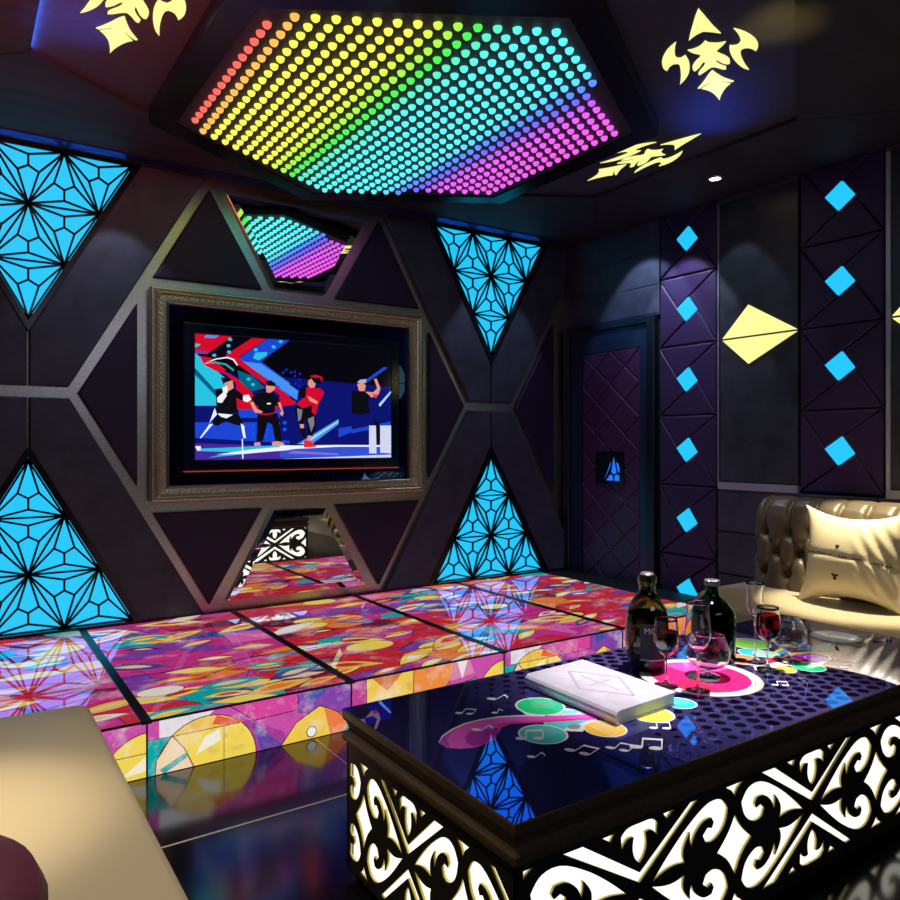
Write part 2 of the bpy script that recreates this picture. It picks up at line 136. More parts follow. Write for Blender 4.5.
class Fr:
    """a flat frame: a, b in the plane and h out of it"""
    def __init__(s, o, u, v, n): s.o, s.u, s.v, s.n = Vector(o), Vector(u), Vector(v), Vector(n)
    def __call__(s, a, b, h=0.): return s.o + s.u*a + s.v*b + s.n*h
TV = Fr((0, 5, 0), (1, 0, 0), (0, 0, 1), (0, -1, 0))            # a = X, b = Z, h towards the room
RX = 4.747
RW = Fr((RX, 0, 0), (0, 1, 0), (0, 0, 1), (-1, 0, 0))           # a = Y, b = Z
def Ceil(z): return Fr((0, 0, z), (1, 0, 0), (0, 1, 0), (0, 0, -1))
def Top(z): return Fr((0, 0, z), (1, 0, 0), (0, 1, 0), (0, 0, 1))
FY = lambda y: Fr((0, y, 0), (1, 0, 0), (0, 0, 1), (0, -1, 0))

def area(p): return sum(p[i][0]*p[(i+1) % len(p)][1]-p[(i+1) % len(p)][0]*p[i][1] for i in range(len(p)))/2
def offset(p, d):
    """inset a polygon by d (mitred)"""
    if area(p) < 0: p = p[::-1]
    n = len(p); out = []
    for i in range(n):
        a, b, c = Vector(p[i-1]), Vector(p[i]), Vector(p[(i+1) % n])
        e1 = (b-a).normalized(); e2 = (c-b).normalized()
        n1 = Vector((-e1.y, e1.x)); n2 = Vector((-e2.y, e2.x))
        k = 1+n1.dot(n2)
        m = (n1+n2)/max(k, .15)
        out.append(tuple(b+m*d))
    return out
def prism(bm, fr, p, h0, h1, bevel=0., bh=None, steps=1):
    """extruded polygon from h0 to h1 with an optional rounded edge of width bevel"""
    rings = [[fr(a, b, h0) for a, b in p]]
    if area(p) < 0: p = p[::-1]; rings = [[fr(a, b, h0) for a, b in p]]
    if bevel:
        bh = bevel if bh is None else bh
        for k in range(steps+1):
            t = k/steps*PI/2
            q = offset(p, bevel*(1-math.cos(t)))
            rings.append([fr(a, b, h1-bh+bh*math.sin(t)) for a, b in q])
    else: rings.append([fr(a, b, h1) for a, b in p])
    vs = [[bm.verts.new(c) for c in r] for r in rings]
    n = len(p)
    for r0, r1 in zip(vs, vs[1:]):
        for i in range(n): bm.faces.new((r0[i], r0[(i+1) % n], r1[(i+1) % n], r1[i]))
    bm.faces.new(vs[0][::-1]); bm.faces.new(vs[-1])
def pris(fr, p, h0, h1, bevel=0., bh=None, steps=2):
    bm = bmesh.new(); prism(bm, fr, p, h0, h1, bevel, bh, steps); wipe(bm); return bm
def rect(a0, b0, a1, b1): return [(a0, b0), (a1, b0), (a1, b1), (a0, b1)]
def box(bm, x0, y0, z0, x1, y1, z1, bev=0.):
    prism(bm, Top(z0), rect(x0, y0, x1, y1), 0, z1-z0, bev)
def boxb(*a):
    bm = bmesh.new(); box(bm, *a); wipe(bm); return bm
def frame_ring(bm, fr, outer, inner, prof):
    """sweep a profile [(t,h)...] between an outer and an inner polygon, t 0..1"""
    n = len(outer); vs = []
    for t, h in prof:
        vs.append([bm.verts.new(fr(o[0]+(i[0]-o[0])*t, o[1]+(i[1]-o[1])*t, h)) for o, i in zip(outer, inner)])
    vs2 = vs
    for r0, r1 in zip(vs2, vs2[1:]):
        for k in range(n): bm.faces.new((r0[k], r0[(k+1) % n], r1[(k+1) % n], r1[k]))
    r0, r1 = vs[-1], vs[0]
    for k in range(n): bm.faces.new((r0[k], r0[(k+1) % n], r1[(k+1) % n], r1[k]))
def bar(bm, fr, p, q, w, h0, h1):
    d = Vector((q[0]-p[0], q[1]-p[1])); L = d.length
    if L < 1e-6: return
    d /= L; n = Vector((-d.y, d.x))*w/2
    P = [(p[0]+n.x, p[1]+n.y), (p[0]-n.x, p[1]-n.y), (q[0]-n.x, q[1]-n.y), (q[0]+n.x, q[1]+n.y)]
    prism(bm, fr, P, h0, h1)
def smooth2(p, n=4, corner=50):
    """Catmull-Rom through the points, keeping sharp corners"""
    N = len(p); V = [Vector(q) for q in p]; T = []
    for i in range(N):
        a, b, c = V[i-1], V[i], V[(i+1) % N]
        ang = math.degrees((b-a).angle(c-b)) if (b-a).length > 1e-7 and (c-b).length > 1e-7 else 180
        T.append(None if ang > corner else (c-a)*.5)
    out = []
    for i in range(N):
        j = (i+1) % N; a, b = V[i], V[j]; L = (b-a)
        def tan(t):
            if t is None: return None
            return t.normalized()*L.length if t.length > 1e-9 else L
        t0, t1 = tan(T[i]), tan(T[j])
        if t0 is None and t1 is None: out.append(tuple(a)); continue
        if t0 is None: t0 = (L*1.5-t1*.5)
        if t1 is None: t1 = (L*1.5-t0*.5)
        for k in range(n):
            s = k/n; h00 = 2*s**3-3*s*s+1; h10 = s**3-2*s*s+s; h01 = -2*s**3+3*s*s; h11 = s**3-s*s
            out.append(tuple(a*h00+t0*h10+b*h01+t1*h11))
    return out
def clip(p, x0, y0, x1, y1):
    for ax, lim, sg in ((0, x0, 1), (0, x1, -1), (1, y0, 1), (1, y1, -1)):
        out = []
        for i in range(len(p)):
            a, b = p[i-1], p[i]
            ia, ib = (a[ax]-lim)*sg >= 0, (b[ax]-lim)*sg >= 0
            if ia != ib:
                t = (lim-a[ax])/(b[ax]-a[ax])
                out.append((a[0]+(b[0]-a[0])*t, a[1]+(b[1]-a[1])*t))
            if ib: out.append(b)
        p = out
        if len(p) < 3: return []
    q = []
    for a in p:
        if not q or (Vector(a)-Vector(q[-1])).length > 1e-5: q.append(a)
    return q if len(q) > 2 and abs(area(q)) > 1e-7 else []
def lathe(bm, cx, cy, z0, prof, seg=32):
    """prof [(r,z)...] revolved about a vertical axis"""
    rings = []
    for r, z in prof:
        if r < 1e-5: rings.append([bm.verts.new((cx, cy, z0+z))])
        else: rings.append([bm.verts.new((cx+r*math.cos(2*PI*k/seg), cy+r*math.sin(2*PI*k/seg), z0+z)) for k in range(seg)])
    for a, b in zip(rings, rings[1:]):
        for k in range(seg):
            k2 = (k+1) % seg
            if len(a) == 1 and len(b) == 1: continue
            if len(a) == 1: bm.faces.new((a[0], b[k], b[k2]))
            elif len(b) == 1: bm.faces.new((a[k], a[k2], b[0]))
            else: bm.faces.new((a[k], a[k2], b[k2], b[k]))
def circ(x, y, rx, ry=None, n=28, a0=0, rot=0):
    ry = rx if ry is None else ry; out = []
    for k in range(n):
        t = a0+2*PI*k/n; a, b = rx*math.cos(t), ry*math.sin(t)
        out.append((x+a*math.cos(rot)-b*math.sin(rot), y+a*math.sin(rot)+b*math.cos(rot)))
    return out
class Paint:
    """a flat design of coloured shapes, each a sliver above the last, all in one mesh"""
    def __init__(s, fr, rect_, step=.00002): s.fr, s.r, s.step, s.bm, s.k = fr, rect_, step, bmesh.new(), 0; s.lay = s.bm.loops.layers.float_color.new('col')
    def add(s, p, col, line=0, lcol=(.05, .01, .02), same=False):
        if line:
            q = p if area(p) > 0 else p[::-1]
            s.add(offset(q, -line), lcol)
        if s.r: p = clip(list(p), *s.r)
        if len(p) < 3: return
        s.k += 0 if same else 1; h = s.k*s.step
        try: f = s.bm.faces.new([s.bm.verts.new(s.fr(a, b, h)) for a, b in p])
        except ValueError: return
        f.normal_update()
        if f.normal.dot(s.fr.n) < 0: f.normal_flip()
        for l in f.loops: l[s.lay] = (*col, 1)
    def done(s, name, m, parent): return obj(name, s.bm, m, parent)
def holes(name, fr, outer, hs, h0, h1, material, parent):
    """a plate with shaped holes, cut through from front to back"""
    cu = bpy.data.curves.new('c', 'CURVE'); cu.dimensions = '2D'; cu.fill_mode = 'BOTH'; cu.extrude = (h1-h0)/2
    for p in [outer]+hs:
        sp = cu.splines.new('POLY'); sp.points.add(len(p)-1); sp.use_cyclic_u = True
        for q, pt in zip(p, sp.points): pt.co = (q[0], q[1], 0, 1)
    co = bpy.data.objects.new('c', cu); C.objects.link(co)
    dg = bpy.context.evaluated_depsgraph_get()
    me = bpy.data.meshes.new_from_object(co.evaluated_get(dg))
    bm = bmesh.new(); bm.from_mesh(me)
    for v in bm.verts: v.co = fr(v.co.x, v.co.y, v.co.z+(h0+h1)/2)
    bmesh.ops.remove_doubles(bm, verts=bm.verts, dist=1e-5); wipe(bm)
    bpy.data.objects.remove(co); bpy.data.curves.remove(cu); bpy.data.meshes.remove(me)
    return obj(name, bm, material, parent)
def text_bm(txt, size, fr, a, b, h, ext=.0004):
    cu = bpy.data.curves.new('t', 'FONT'); cu.body = txt; cu.size = size; cu.extrude = ext
    co = bpy.data.objects.new('t', cu); C.objects.link(co)
    dg = bpy.context.evaluated_depsgraph_get(); me = bpy.data.meshes.new_from_object(co.evaluated_get(dg))
    bm = bmesh.new(); bm.from_mesh(me)
    for v in bm.verts: v.co = fr(a+v.co.x, b+v.co.y, h+v.co.z)
    bpy.data.objects.remove(co); bpy.data.curves.remove(cu); bpy.data.meshes.remove(me); wipe(bm)
    return bm

# ------------------------------------------------------------------ materials
BLUE_TINT = (.22, .42, 1.)
M_slate = mat('dark_slate_leather', (.045, .045, .075), .5, noise=(5, .45, (1, 1, 1)), bump=(60, .15))
M_wall = mat('dark_wall_paint', (.014, .014, .022), .6)
M_ceil = mat('dark_ceiling_board', (.022, .016, .030), .7, noise=(3, .5, (.4, 3, 1)))
M_tray = mat('satin_ceiling_tray', (.045, .036, .07), .65, noise=(40, .25, (1, 1, 1)))
M_black = mat('black_lacquer', (.004, .004, .006), .25)
M_blackmatt = mat('black_matt', (.006, .006, .008), .6)
M_metal = mat('brushed_champagne_metal', (.55, .52, .46), .34, 1., noise=(180, .35, (1, 1, 1)))
M_silver = mat('satin_silver_trim', (.50, .46, .52), .4, .5)
M_plum = mat('plum_velvet', (.027, .007, .058), .5, sheen=.05, bump=(30, .1))
M_plumwall = mat('dark_plum_velvet', (.017, .005, .036), .55, bump=(30, .1))
M_plumdoor = mat('plum_quilted_leather', (.05, .013, .055), .42, bump=(50, .1))
M_cyan = mat('cyan_backlit_acrylic', (.01, .05, .08), .4, emit=lin(34, 201, 255), strength=1.)
M_yel = mat('pale_yellow_backlit_acrylic', (.1, .1, .05), .5, emit=lin(255, 253, 155), strength=1.)
M_warmlight = mat('warm_white_backlight', (.2, .2, .2), .5, emit=lin(255, 255, 243), strength=1.15)
M_fret = mat('bronze_black_fretwork', (.022, .017, .012), .38, noise=(60, .3, (1, 1, 1)))
M_rim = mat('dark_bronze_moulding', (.12, .08, .045), .33, .3, noise=(90, .3, (1, 1, 1)))
M_mirror = mat('mirror_silver', (.92, .92, .95), .015, 1.)
M_floor = mat('black_polished_marble', (.004, .004, .006), .13, ior=2.0, noise=(7, .9, (1, 1, 1)))
M_grout = mat('pale_brass_inlay', (.75, .70, .5), .35, .2)
M_gilt = mat('antique_gilt_wood', (.75, .66, .45), .36, .85, noise=(120, .5, (1, 1, 1)))
M_gilt2 = mat('antique_silvered_lip', (.42, .42, .33), .3, .9)
M_tvglass = mat('black_tv_glass', (.002, .002, .003), .02, ior=1.7, tint=BLUE_TINT)
M_leather = mat('champagne_leather', (.42, .35, .24), .38, bump=(120, .06))
M_leatherdark = mat('tufted_brown_leather', (.10, .075, .045), .34, bump=(120, .06))
M_cream = mat('champagne_satin', (.66, .58, .38), .45, sheen=.0, bump=(80, .05))
M_seam = mat('dark_slate_seam', (.02, .022, .04), .3)
M_book = mat('white_iridescent_cover', (.75, .70, .82), .2, coat=.5, noise=(9, .15, (1, 1, 1)))
M_page = mat('cream_book_pages', (.62, .64, .38), .7, noise=(200, .25, (.1, .1, 3)))
M_glass = mat('clear_drinking_glass', (1, 1, 1), .0, ior=1.45, trans=1.)
M_wine = mat('dark_red_wine', (.25, .0, .01), .0, ior=1.33, trans=1.)
M_wineop = mat('dark_wine', (.014, .001, .002), .03, ior=1.4)
M_bottle_g = mat('green_bottle_glass', (.04, .22, .06), .01, ior=1.45, trans=1.)
M_bottle_b = mat('amber_bottle_glass', (.36, .40, .20), .01, ior=1.45, trans=1.)
M_label = mat('black_paper_label', (.012, .009, .01), .5)
M_labelink = mat('silver_label_ink', (.55, .5, .5), .4)
M_stopper = mat('grey_ribbed_cap', (.3, .27, .3), .35, .6)
M_frozen = mat('floor_lamp_body', (.1, .1, .1), .4)
M_stain = attr_mat('backlit_stained_glass', .9, .04, 1.5, None, 0, wash=.85, wash_scale=4.5)
M_stain_top = attr_mat('backlit_stained_glass_top', .68, .03, 1.6, None, 0, wash=.7, wash_scale=4, stretch=(.8, 1.2, 1))
M_pic = attr_mat('tv_picture', .95, .1, 1.4)
M_print = attr_mat('printed_glass_graphic', 0, .03, 1.7, (.3, .5, 1), coat=.0)
M_led = attr_mat('rainbow_led', 1.1, .4)

def add_gloss(m, tint, edge, rough=.015, lo=.56, hi=.86):
    """a clear reflective top layer: tinted when seen steeply, paler when seen at a glancing angle"""
    nt = m.node_tree; b = nt.nodes['Principled BSDF']; out = nt.nodes['Material Output']
    b.inputs['IOR'].default_value = 1.0
    g = nt.nodes.new('ShaderNodeBsdfGlossy'); g.inputs['Roughness'].default_value = rough
    lw = nt.nodes.new('ShaderNodeLayerWeight'); lw.inputs['Blend'].default_value = .5
    mr = nt.nodes.new('ShaderNodeMapRange'); mr.inputs[1].default_value = lo; mr.inputs[2].default_value = hi
    nt.links.new(lw.outputs['Facing'], mr.inputs[0])
    mx = nt.nodes.new('ShaderNodeMix'); mx.data_type = 'RGBA'
    mx.inputs[6].default_value = (*tint, 1); mx.inputs[7].default_value = (*edge, 1)
    nt.links.new(mr.outputs[0], mx.inputs[0]); nt.links.new(mx.outputs[2], g.inputs['Color'])
    ad = nt.nodes.new('ShaderNodeAddShader')
    nt.links.new(b.outputs[0], ad.inputs[0]); nt.links.new(g.outputs[0], ad.inputs[1]); nt.links.new(ad.outputs[0], out.inputs['Surface'])
    return m
add_gloss(M_print, (.05, .15, .68), (.50, .48, .48))
add_gloss(M_stain_top, (.03, .12, .45), (.22, .50, .85), .02, .5, .80)
add_gloss(M_tvglass, (.02, .05, .22), (.1, .15, .4))

# ------------------------------------------------------------------ setting
Z_C = H+1.80
def struct(name, bm, m): return obj(name, bm, m, None, kind='structure')
struct('floor', boxb(-1.2, -2.2, -.08, RX+.2, 5.2, 0), M_floor)
struct('wall_back', boxb(-1.2, 5.031, 0, RX+.2, 5.2, 3.5), M_metal)
struct('wall_right', boxb(RX+.03, -2.2, 0, RX+.2, 5.03, 3.5), M_wall)
struct('wall_left', boxb(-1.2, -2.2, 0, -1.0, 5.03, 3.5), M_slate)
struct('wall_front', boxb(-1.0, -2.2, 0, RX+.03, -2.0, 3.5), M_slate)
# brass inlay lines in the marble
bm = bmesh.new()
for y in (2.60,): box(bm, -1, y-.004, 0, RX, y+.004, .0012)
for x in (1.43-0.06, -.1, 2.9): pass
box(bm, 1.345, -2, 0, 1.353, 2.60, .0012); box(bm, 1.42, 2.604, 0, 1.428, 3.17, .0012)
wipe(bm); struct('trim_1', bm, M_grout)
# ceiling: soffit with a stretched hexagonal tray
HX, HY = 2.12, 3.08
hexo = [(HX, HY+1.82), (HX-1.825, HY+.765), (HX-1.825, HY-.765), (HX, HY-1.82), (HX+1.825, HY-.765), (HX+1.825, HY+.765)]
bm = bmesh.new()
L_ = [(-1.2, 5.2), (-1.2, -2.2), (HX, -2.2), hexo[3], hexo[2], hexo[1], hexo[0], (HX, 5.2)]
R_ = [(HX, 5.2), hexo[0], hexo[5], hexo[4], hexo[3], (HX, -2.2), (RX+.2, -2.2), (RX+.2, 5.2)]
for P in (L_, R_): prism(bm, Top(Z_C), P, 0, .30)
wipe(bm); struct('ceiling', bm, M_ceil)
bm = bmesh.new(); prism(bm, Top(Z_C+.022), offset(hexo, -.02), 0, .05); wipe(bm)
struct('trim_5', bm, M_tray)
ZT = Z_C+.022
# crown moulding along the television wall
bm = bmesh.new(); box(bm, -1, 4.83, Z_C-.008, RX, 4.925, Z_C-.0005); wipe(bm)
M_crown = add_gloss(mat('glossy_crown', (.01, .01, .02), .3), (.05, .09, .38), (.05, .09, .38), .28, .1, .9)
struct('trim_2', bm, M_crown)
# mitre joints in the ceiling
bm = bmesh.new()
for p, q in (((-1., 4.85), hexo[1]), ((RX, 1.45), hexo[4]), ((RX, 4.6), hexo[5])): bar(bm, Ceil(Z_C), p, q, .006, -.001, .003)
wipe(bm); struct('trim_3', bm, M_blackmatt)

# ------------------------------------------------------------------ hanging hexagonal light box with dots
HB = H+1.735
bc = (2.11, 3.46)
def hexa(c, R): return [(c[0]+R*math.sin(k*PI/3), c[1]+R*math.cos(k*PI/3)) for k in range(6)]
t = thing('ceiling_dot_light', 'large black hexagonal ceiling box with rainbow rows of round lights', 'ceiling light', (bc[0], bc[1], HB))
bm = bmesh.new()
oh, ih = hexa(bc, 1.405), hexa(bc, 1.262)
frame_ring(bm, Ceil(HB), oh, ih, [(0, -(ZT-HB)), (0, 0), (1, 0), (1, -.012), (.5, -(ZT-HB))]); wipe(bm)
obj('housing', bm, M_black, t)
bm = bmesh.new(); prism(bm, Ceil(HB), ih, -.03, -.010); wipe(bm)
obj('perforated_plate', bm, mat('perforated_plate', (.035, .028, .05), .5, noise=(90, .3, (1, 1, 1))), t)
bm = bmesh.new(); lay = bm.loops.layers.float_color.new('col')
ramp = [(0, lin(255, 110, 95)), (1, lin(255, 190, 90)), (2, lin(255, 250, 90)), (7, lin(255, 255, 90)), (8.5, lin(200, 250, 70)), (10, lin(80, 240, 90)),
        (11.2, lin(95, 245, 210)), (13, lin(95, 255, 250)), (18.5, lin(95, 250, 255)), (20, lin(90, 150, 255)), (21.2, lin(120, 100, 255)), (22.6, lin(235, 100, 255)), (27.2, lin(255, 95, 235)), (28, lin(255, 100, 120))]
sx = .0746; NX = 27; x_first = 1.096
sy = sx/math.cos(PI/6)*.93
sy = .0766
for i in range(NX+1):
    x = x_first+i*sx
    half = 1.262-abs(x-bc[0])/math.tan(PI/3)-.065
    y0 = bc[1]+(.5 if i % 2 else 0)*sy
    k0 = math.ceil((bc[1]-half-y0)/sy); k1 = math.floor((bc[1]+half-y0)/sy)
    c = ramp[0][1]
    for (a, ca), (b, cb) in zip(ramp, ramp[1:]):
        if a <= i <= b: c = tuple(ca[j]+(cb[j]-ca[j])*(i-a)/(b-a) for j in range(3))
    for k in range(k0, k1+1):
        nf = len(bm.faces); y = y0+k*sy; rings = []
        for ph in (0, 30, 60): rings.append([bm.verts.new((x+.0198*math.cos(math.radians(ph))*math.cos(a*PI/6), y+.0198*math.cos(math.radians(ph))*math.sin(a*PI/6), HB+.006-.019*math.sin(math.radians(ph)))) for a in range(12)])
        rings.insert(0, [bm.verts.new((v.co.x, v.co.y, HB+.011)) for v in rings[0]])
        for r0, r1 in zip(rings, rings[1:]):
            for a in range(12): bm.faces.new((r0[a], r0[(a+1) % 12], r1[(a+1) % 12], r1[a]))
        bm.faces.new(rings[-1]); bm.faces.ensure_lookup_table()
        for f in bm.faces[nf:]:
            for l in f.loops: l[lay] = (*c, 1)
wipe(bm); o = obj('rainbow_dots', bm, M_led, t); tag(o, 'hundreds of small round lights running from red through green and blue to pink', kind='stuff')

# ------------------------------------------------------------------ emblem lights in the tray
def emblem(cx, cy, ang, label):
    t = thing('emblem_light', label, 'ceiling light', (cx, cy, ZT), 'tribal emblem lights in the ceiling tray')
    ax = Vector((math.cos(ang), math.sin(ang))); sd = Vector((ax.y, -ax.x))
    for p in EMBLEM:
        q = [tuple(Vector((cx, cy))+sd*a+ax*b) for a, b in smooth2(p, 3, 40)]
        obj('glowing_shape', pris(Ceil(ZT), q, -.002, .004), M_yel, t)
emblem(3.012, 2.194, math.radians(-149.7), 'pale yellow tribal emblem light above the coffee table, upright arrow tip')
emblem(3.683, 3.205, -PI/2, 'pale yellow tribal emblem light nearest the small round downlight')
emblem(.617, 3.222, -PI/2, 'pale yellow tribal emblem light left of the hexagonal dot panel')

# ------------------------------------------------------------------ television wall
XL, XM, XR, ZM = .383, 2.127, 3.873, 1.696     # lattice columns, television axis, middle band
def asanoha(cx, up, label, xmax=None):
    """triangular backlit lattice, up=1 apex up below the band, -1 apex down above it"""
    s = 1 if up > 0 else -1
    L = .3886; hh = .3425
    apex, base, cz = (1.297, .243, .595) if up > 0 else (2.115, 3.166, 2.817)
    hw = abs(apex-base)/1.7627
    inner = [(cx, apex), (cx-hw, base), (cx+hw, base)]
    if area(inner) < 0: inner = inner[::-1]
    tri = offset(inner, -.030)
    tri = [(a, min(max(b_, .234), 3.176)) for a, b_ in tri]
    t = thing('lattice_light', label, 'wall light', (cx, 5, min(apex, base)), 'cyan lattice triangle lights on the television wall')
    bm = bmesh.new(); frame_ring(bm, TV, tri, inner, [(0, -.02), (0, .022), (1, .022), (1, -.02)]); wipe(bm); obj('frame', bm, M_black, t)
    obj('diffuser', pris(TV, offset(inner, -.008), -.02, .0), M_cyan, t)
    # triangular grid nodes: star centre and rows above / below
    bm = bmesh.new(); W = .0120
    nodes = {}
    def N(i, j): return (cx+(i+j*.5)*L, cz+s*j*hh)
    tris = []
    for j in range(-2, 3):
        for i in range(-4, 5):
            tris += [(N(i, j), N(i+1, j), N(i, j+1)), (N(i+1, j), N(i+1, j+1), N(i, j+1))]
    def inside(q, e=.0):
        for k in range(3):
            a, b = inner[k], inner[(k+1) % 3]
            if (b[0]-a[0])*(q[1]-a[1])-(b[1]-a[1])*(q[0]-a[0]) < -e: return False
        return True
    seen = set()
    def seg(p, q):
        key = tuple(sorted(((round(p[0], 3), round(p[1], 3)), (round(q[0], 3), round(q[1], 3)))))
        if key in seen: return
        seen.add(key)
        t0, t1 = 0., 1.
        d = (q[0]-p[0], q[1]-p[1])
        for k in range(3):
            a, b = inner[k], inner[(k+1) % 3]
            f0 = (b[0]-a[0])*(p[1]-a[1])-(b[1]-a[1])*(p[0]-a[0]); f1 = (b[0]-a[0])*(q[1]-a[1])-(b[1]-a[1])*(q[0]-a[0])
            if f0 < 0 and f1 < 0: return
            if f0 < 0: t0 = max(t0, f0/(f0-f1))
            elif f1 < 0: t1 = min(t1, f0/(f0-f1))
        if t1-t0 < .02: return
        bar(bm, TV, (p[0]+d[0]*t0, p[1]+d[1]*t0), (p[0]+d[0]*t1, p[1]+d[1]*t1), W, .0005, .014)
    for T in tris:
        g = (sum(p[0] for p in T)/3, sum(p[1] for p in T)/3)
        # three small spokes from the middle, then to the corners: the hemp-leaf pattern
        for k in range(3):
            a, b, c = T[k], T[(k+1) % 3], T[(k+2) % 3]
            seg(a, b)
            m = ((a[0]+b[0])/2*.0+g[0], 0)
            # point between centre and side a-b
            sm = ((a[0]+b[0])/2, (a[1]+b[1])/2)
            q = (g[0]+(sm[0]-g[0])*.58, g[1]+(sm[1]-g[1])*.58)
            seg(g, q); seg(q, a); seg(q, b)
    wipe(bm); obj('lattice', bm, M_black, t)
    return t
asanoha(XL, 1, 'cyan lattice triangle light at lower left, point up, standing on the glowing stage')
asanoha(XL, -1, 'cyan lattice triangle light at upper left, point down, under the ceiling')
asanoha(XR, 1, 'cyan lattice triangle light at lower right, point up, between television and door')
asanoha(XR, -1, 'cyan lattice triangle light at upper right, point down, between television and door')

def clipz(p, xa=-1., xb=RX, za=.234, zb=3.176): return clip(p, xa, za, xb, zb)
def wallpanel(name, p, m, label, cat, h0, h1, bev, group=None):
    q = clipz(p)
    if len(q) < 3: return
    solo(name, pris(TV, q, h0, h1, bev, bev*.8, 3), m, label, cat, group)
g = .006; bh = .037
def quad(cx, side, up):
    """slate panel beside a lattice triangle"""
    s = side; zb = ZM+up*(bh+.0)
    # band end, then outwards at 60 degrees
    tip = .222; run = 1.6
    zt = ZM+up*run
    outer_top = (cx+s*tip, zb); outer_bot = (cx+s*(tip+run/1.752*.985), zt)
    hw = (lambda z: 0)
    if up < 0: ap, bs = 1.351, .15
    else: ap, bs = 2.061, 3.25
    w = abs(ap-bs)/1.7627+.002
    return [(cx+s*g, zb), outer_top, outer_bot, (cx+s*w*1.0, zt), (cx+s*(w+.0), bs), (cx+s*g, ap)]
nm = {(XL, 1, 1): 'upper slate leather panel right of the upper left cyan triangle', (XL, 1, -1): 'slate leather panel right of the lower left cyan triangle',
      (XL, -1, 1): 'upper slate leather panel at the left edge beside the cyan triangle', (XL, -1, -1): 'lower slate leather panel at the left edge beside the cyan triangle',
      (XR, -1, 1): 'upper slate leather panel left of the upper right cyan triangle', (XR, -1, -1): 'slate leather panel left of the lower right cyan triangle',
      (XR, 1, 1): 'upper slate leather panel between right cyan triangle and room corner', (XR, 1, -1): 'lower slate leather panel between right cyan triangle and room corner'}
for (cx, s, up), lb in nm.items():
    wallpanel('slate_leather_cladding', quad(cx, s, up), M_slate, lb, 'wall panel', -.029, .016, .012, 'slate panels around the lattice lights')
# plum triangles of the hexagon round the television
def mx(p): return [(2*XM-a, b) for a, b in p]
def mz(p): return [(a, 2*ZM-b) for a, b in p]
side = [(.656, ZM), (1.003, ZM+.59), (1.003, ZM-.59)]
bot = [(1.101, .925), (1.841, .922), (1.468, .285)]
for p, lb in ((side, 'plum velvet triangle panel left of the television frame'), (mx(side), 'plum velvet triangle panel right of the television frame'),
              (bot, 'plum velvet triangle panel below the television frame, left of the lower mirror'), (mx(bot), 'plum velvet triangle panel below the television frame, right of the lower mirror'),
              (mz(bot), 'plum velvet triangle panel above the television frame, left of the upper mirror'), (mz(mx(bot)), 'plum velvet triangle panel above the television frame, right of the upper mirror'),
              ([(4.15, ZM), (4.60, ZM+.76), (4.60, ZM-.76)], 'tall plum velvet triangle panel in the corner beside the door')):
    wallpanel('plum_panel', p, M_plumwall, lb, 'wall panel', -.029, .006, .014, 'plum triangles around the television')
# champagne metal framing strips standing a little proud of the wall
def strip(p, label):
    q = clipz(p)
    if len(q) > 2: return solo('metal_wall_strip', pris(TV, q, -.03, .002, .004, .002, 1), M_metal, label, 'wall trim')
# trapezoid mirrors
top_m = [(1.592, 3.094), (2.662, 3.094), (2.331, 2.493), (1.923, 2.493)]
for up, p, lb in ((1, top_m, 'cut edge mirror above the television frame, wider at its top'), (0, mz(top_m), 'cut edge mirror below the television frame, wider at its foot')):
    q = p if area(p) > 0 else p[::-1]
    cz = min(b for a, b in q)
    t = thing('wall_mirror', lb, 'mirror', (XM, 5, cz))
    inn = offset(q, .045)
    obj('mirror_glass', pris(TV, inn, -.02, .006), M_mirror, t)
    bm = bmesh.new(); frame_ring(bm, TV, q, inn, [(0, -.02), (0, .001), (1, .006), (1, -.02)]); wipe(bm); obj('cut_edge', bm, M_mirror, t)

# ornate frame and television
fo = rect(1.074, 1.000, 3.168, 2.396); fi = rect(1.194, 1.105, 3.024, 2.292)
t = thing('picture_frame', 'ornate antique gilt frame around the wall television', 'picture frame', (XM, 5, 1.0))
def lerpr(k): return [(a[0]+(b[0]-a[0])*k, a[1]+(b[1]-a[1])*k) for a, b in zip(fo, fi)]
bm = bmesh.new(); frame_ring(bm, TV, fo, lerpr(.42), [(0, .003), (0, .046), (.12, .060), (.30, .062), (.36, .046), (.46, .044), (.52, .060), (.66, .068), (.80, .062), (.86, .044), (1, .040), (1, .003)]); wipe(bm); obj('outer_moulding', bm, M_gilt, t)
bm = bmesh.new(); frame_ring(bm, TV, lerpr(.42), lerpr(.8), [(0, .003), (0, .044), (.5, .05), (1, .046), (1, .003)])
def rope(bm, a, b, step, r, h):
    d = Vector((b[0]-a[0], b[1]-a[1])); n = int(d.length/step)
    for k in range(n):
        c = Vector(a)+d*((k+.5)/n); ang = math.atan2(d.y, d.x)+.7
        prism(bm, TV, circ(c.x, c.y, r, r*.5, 8, rot=ang), h, h+.012, r*.3, .008, 1)
ro = lerpr(.54); rb = lerpr(.69)
for P, st, r in ((ro, .034, .019), (rb, .022, .009)):
    for k in range(4): rope(bm, P[k], P[(k+1) % 4], st, r, .044)
wipe(bm); obj('carved_band', bm, M_gilt, t)
bm = bmesh.new(); frame_ring(bm, TV, lerpr(.8), fi, [(0, .003), (0, .048), (.5, .056), (.8, .05), (1, .036), (1, .003)]); wipe(bm); obj('inner_lip', bm, M_gilt2, t)
obj('black_glass_backing', pris(TV, lerpr(.97), .004, .012), M_tvglass, t)
t = thing('television', 'flat wall television showing four dancers on a blue stage', 'television', (XM, 4.97, 1.19))
to = rect(1.286, 1.197, 2.944, 2.186); ti = rect(1.362, 1.272, 2.872, 2.120)
T3 = FY(4.97)
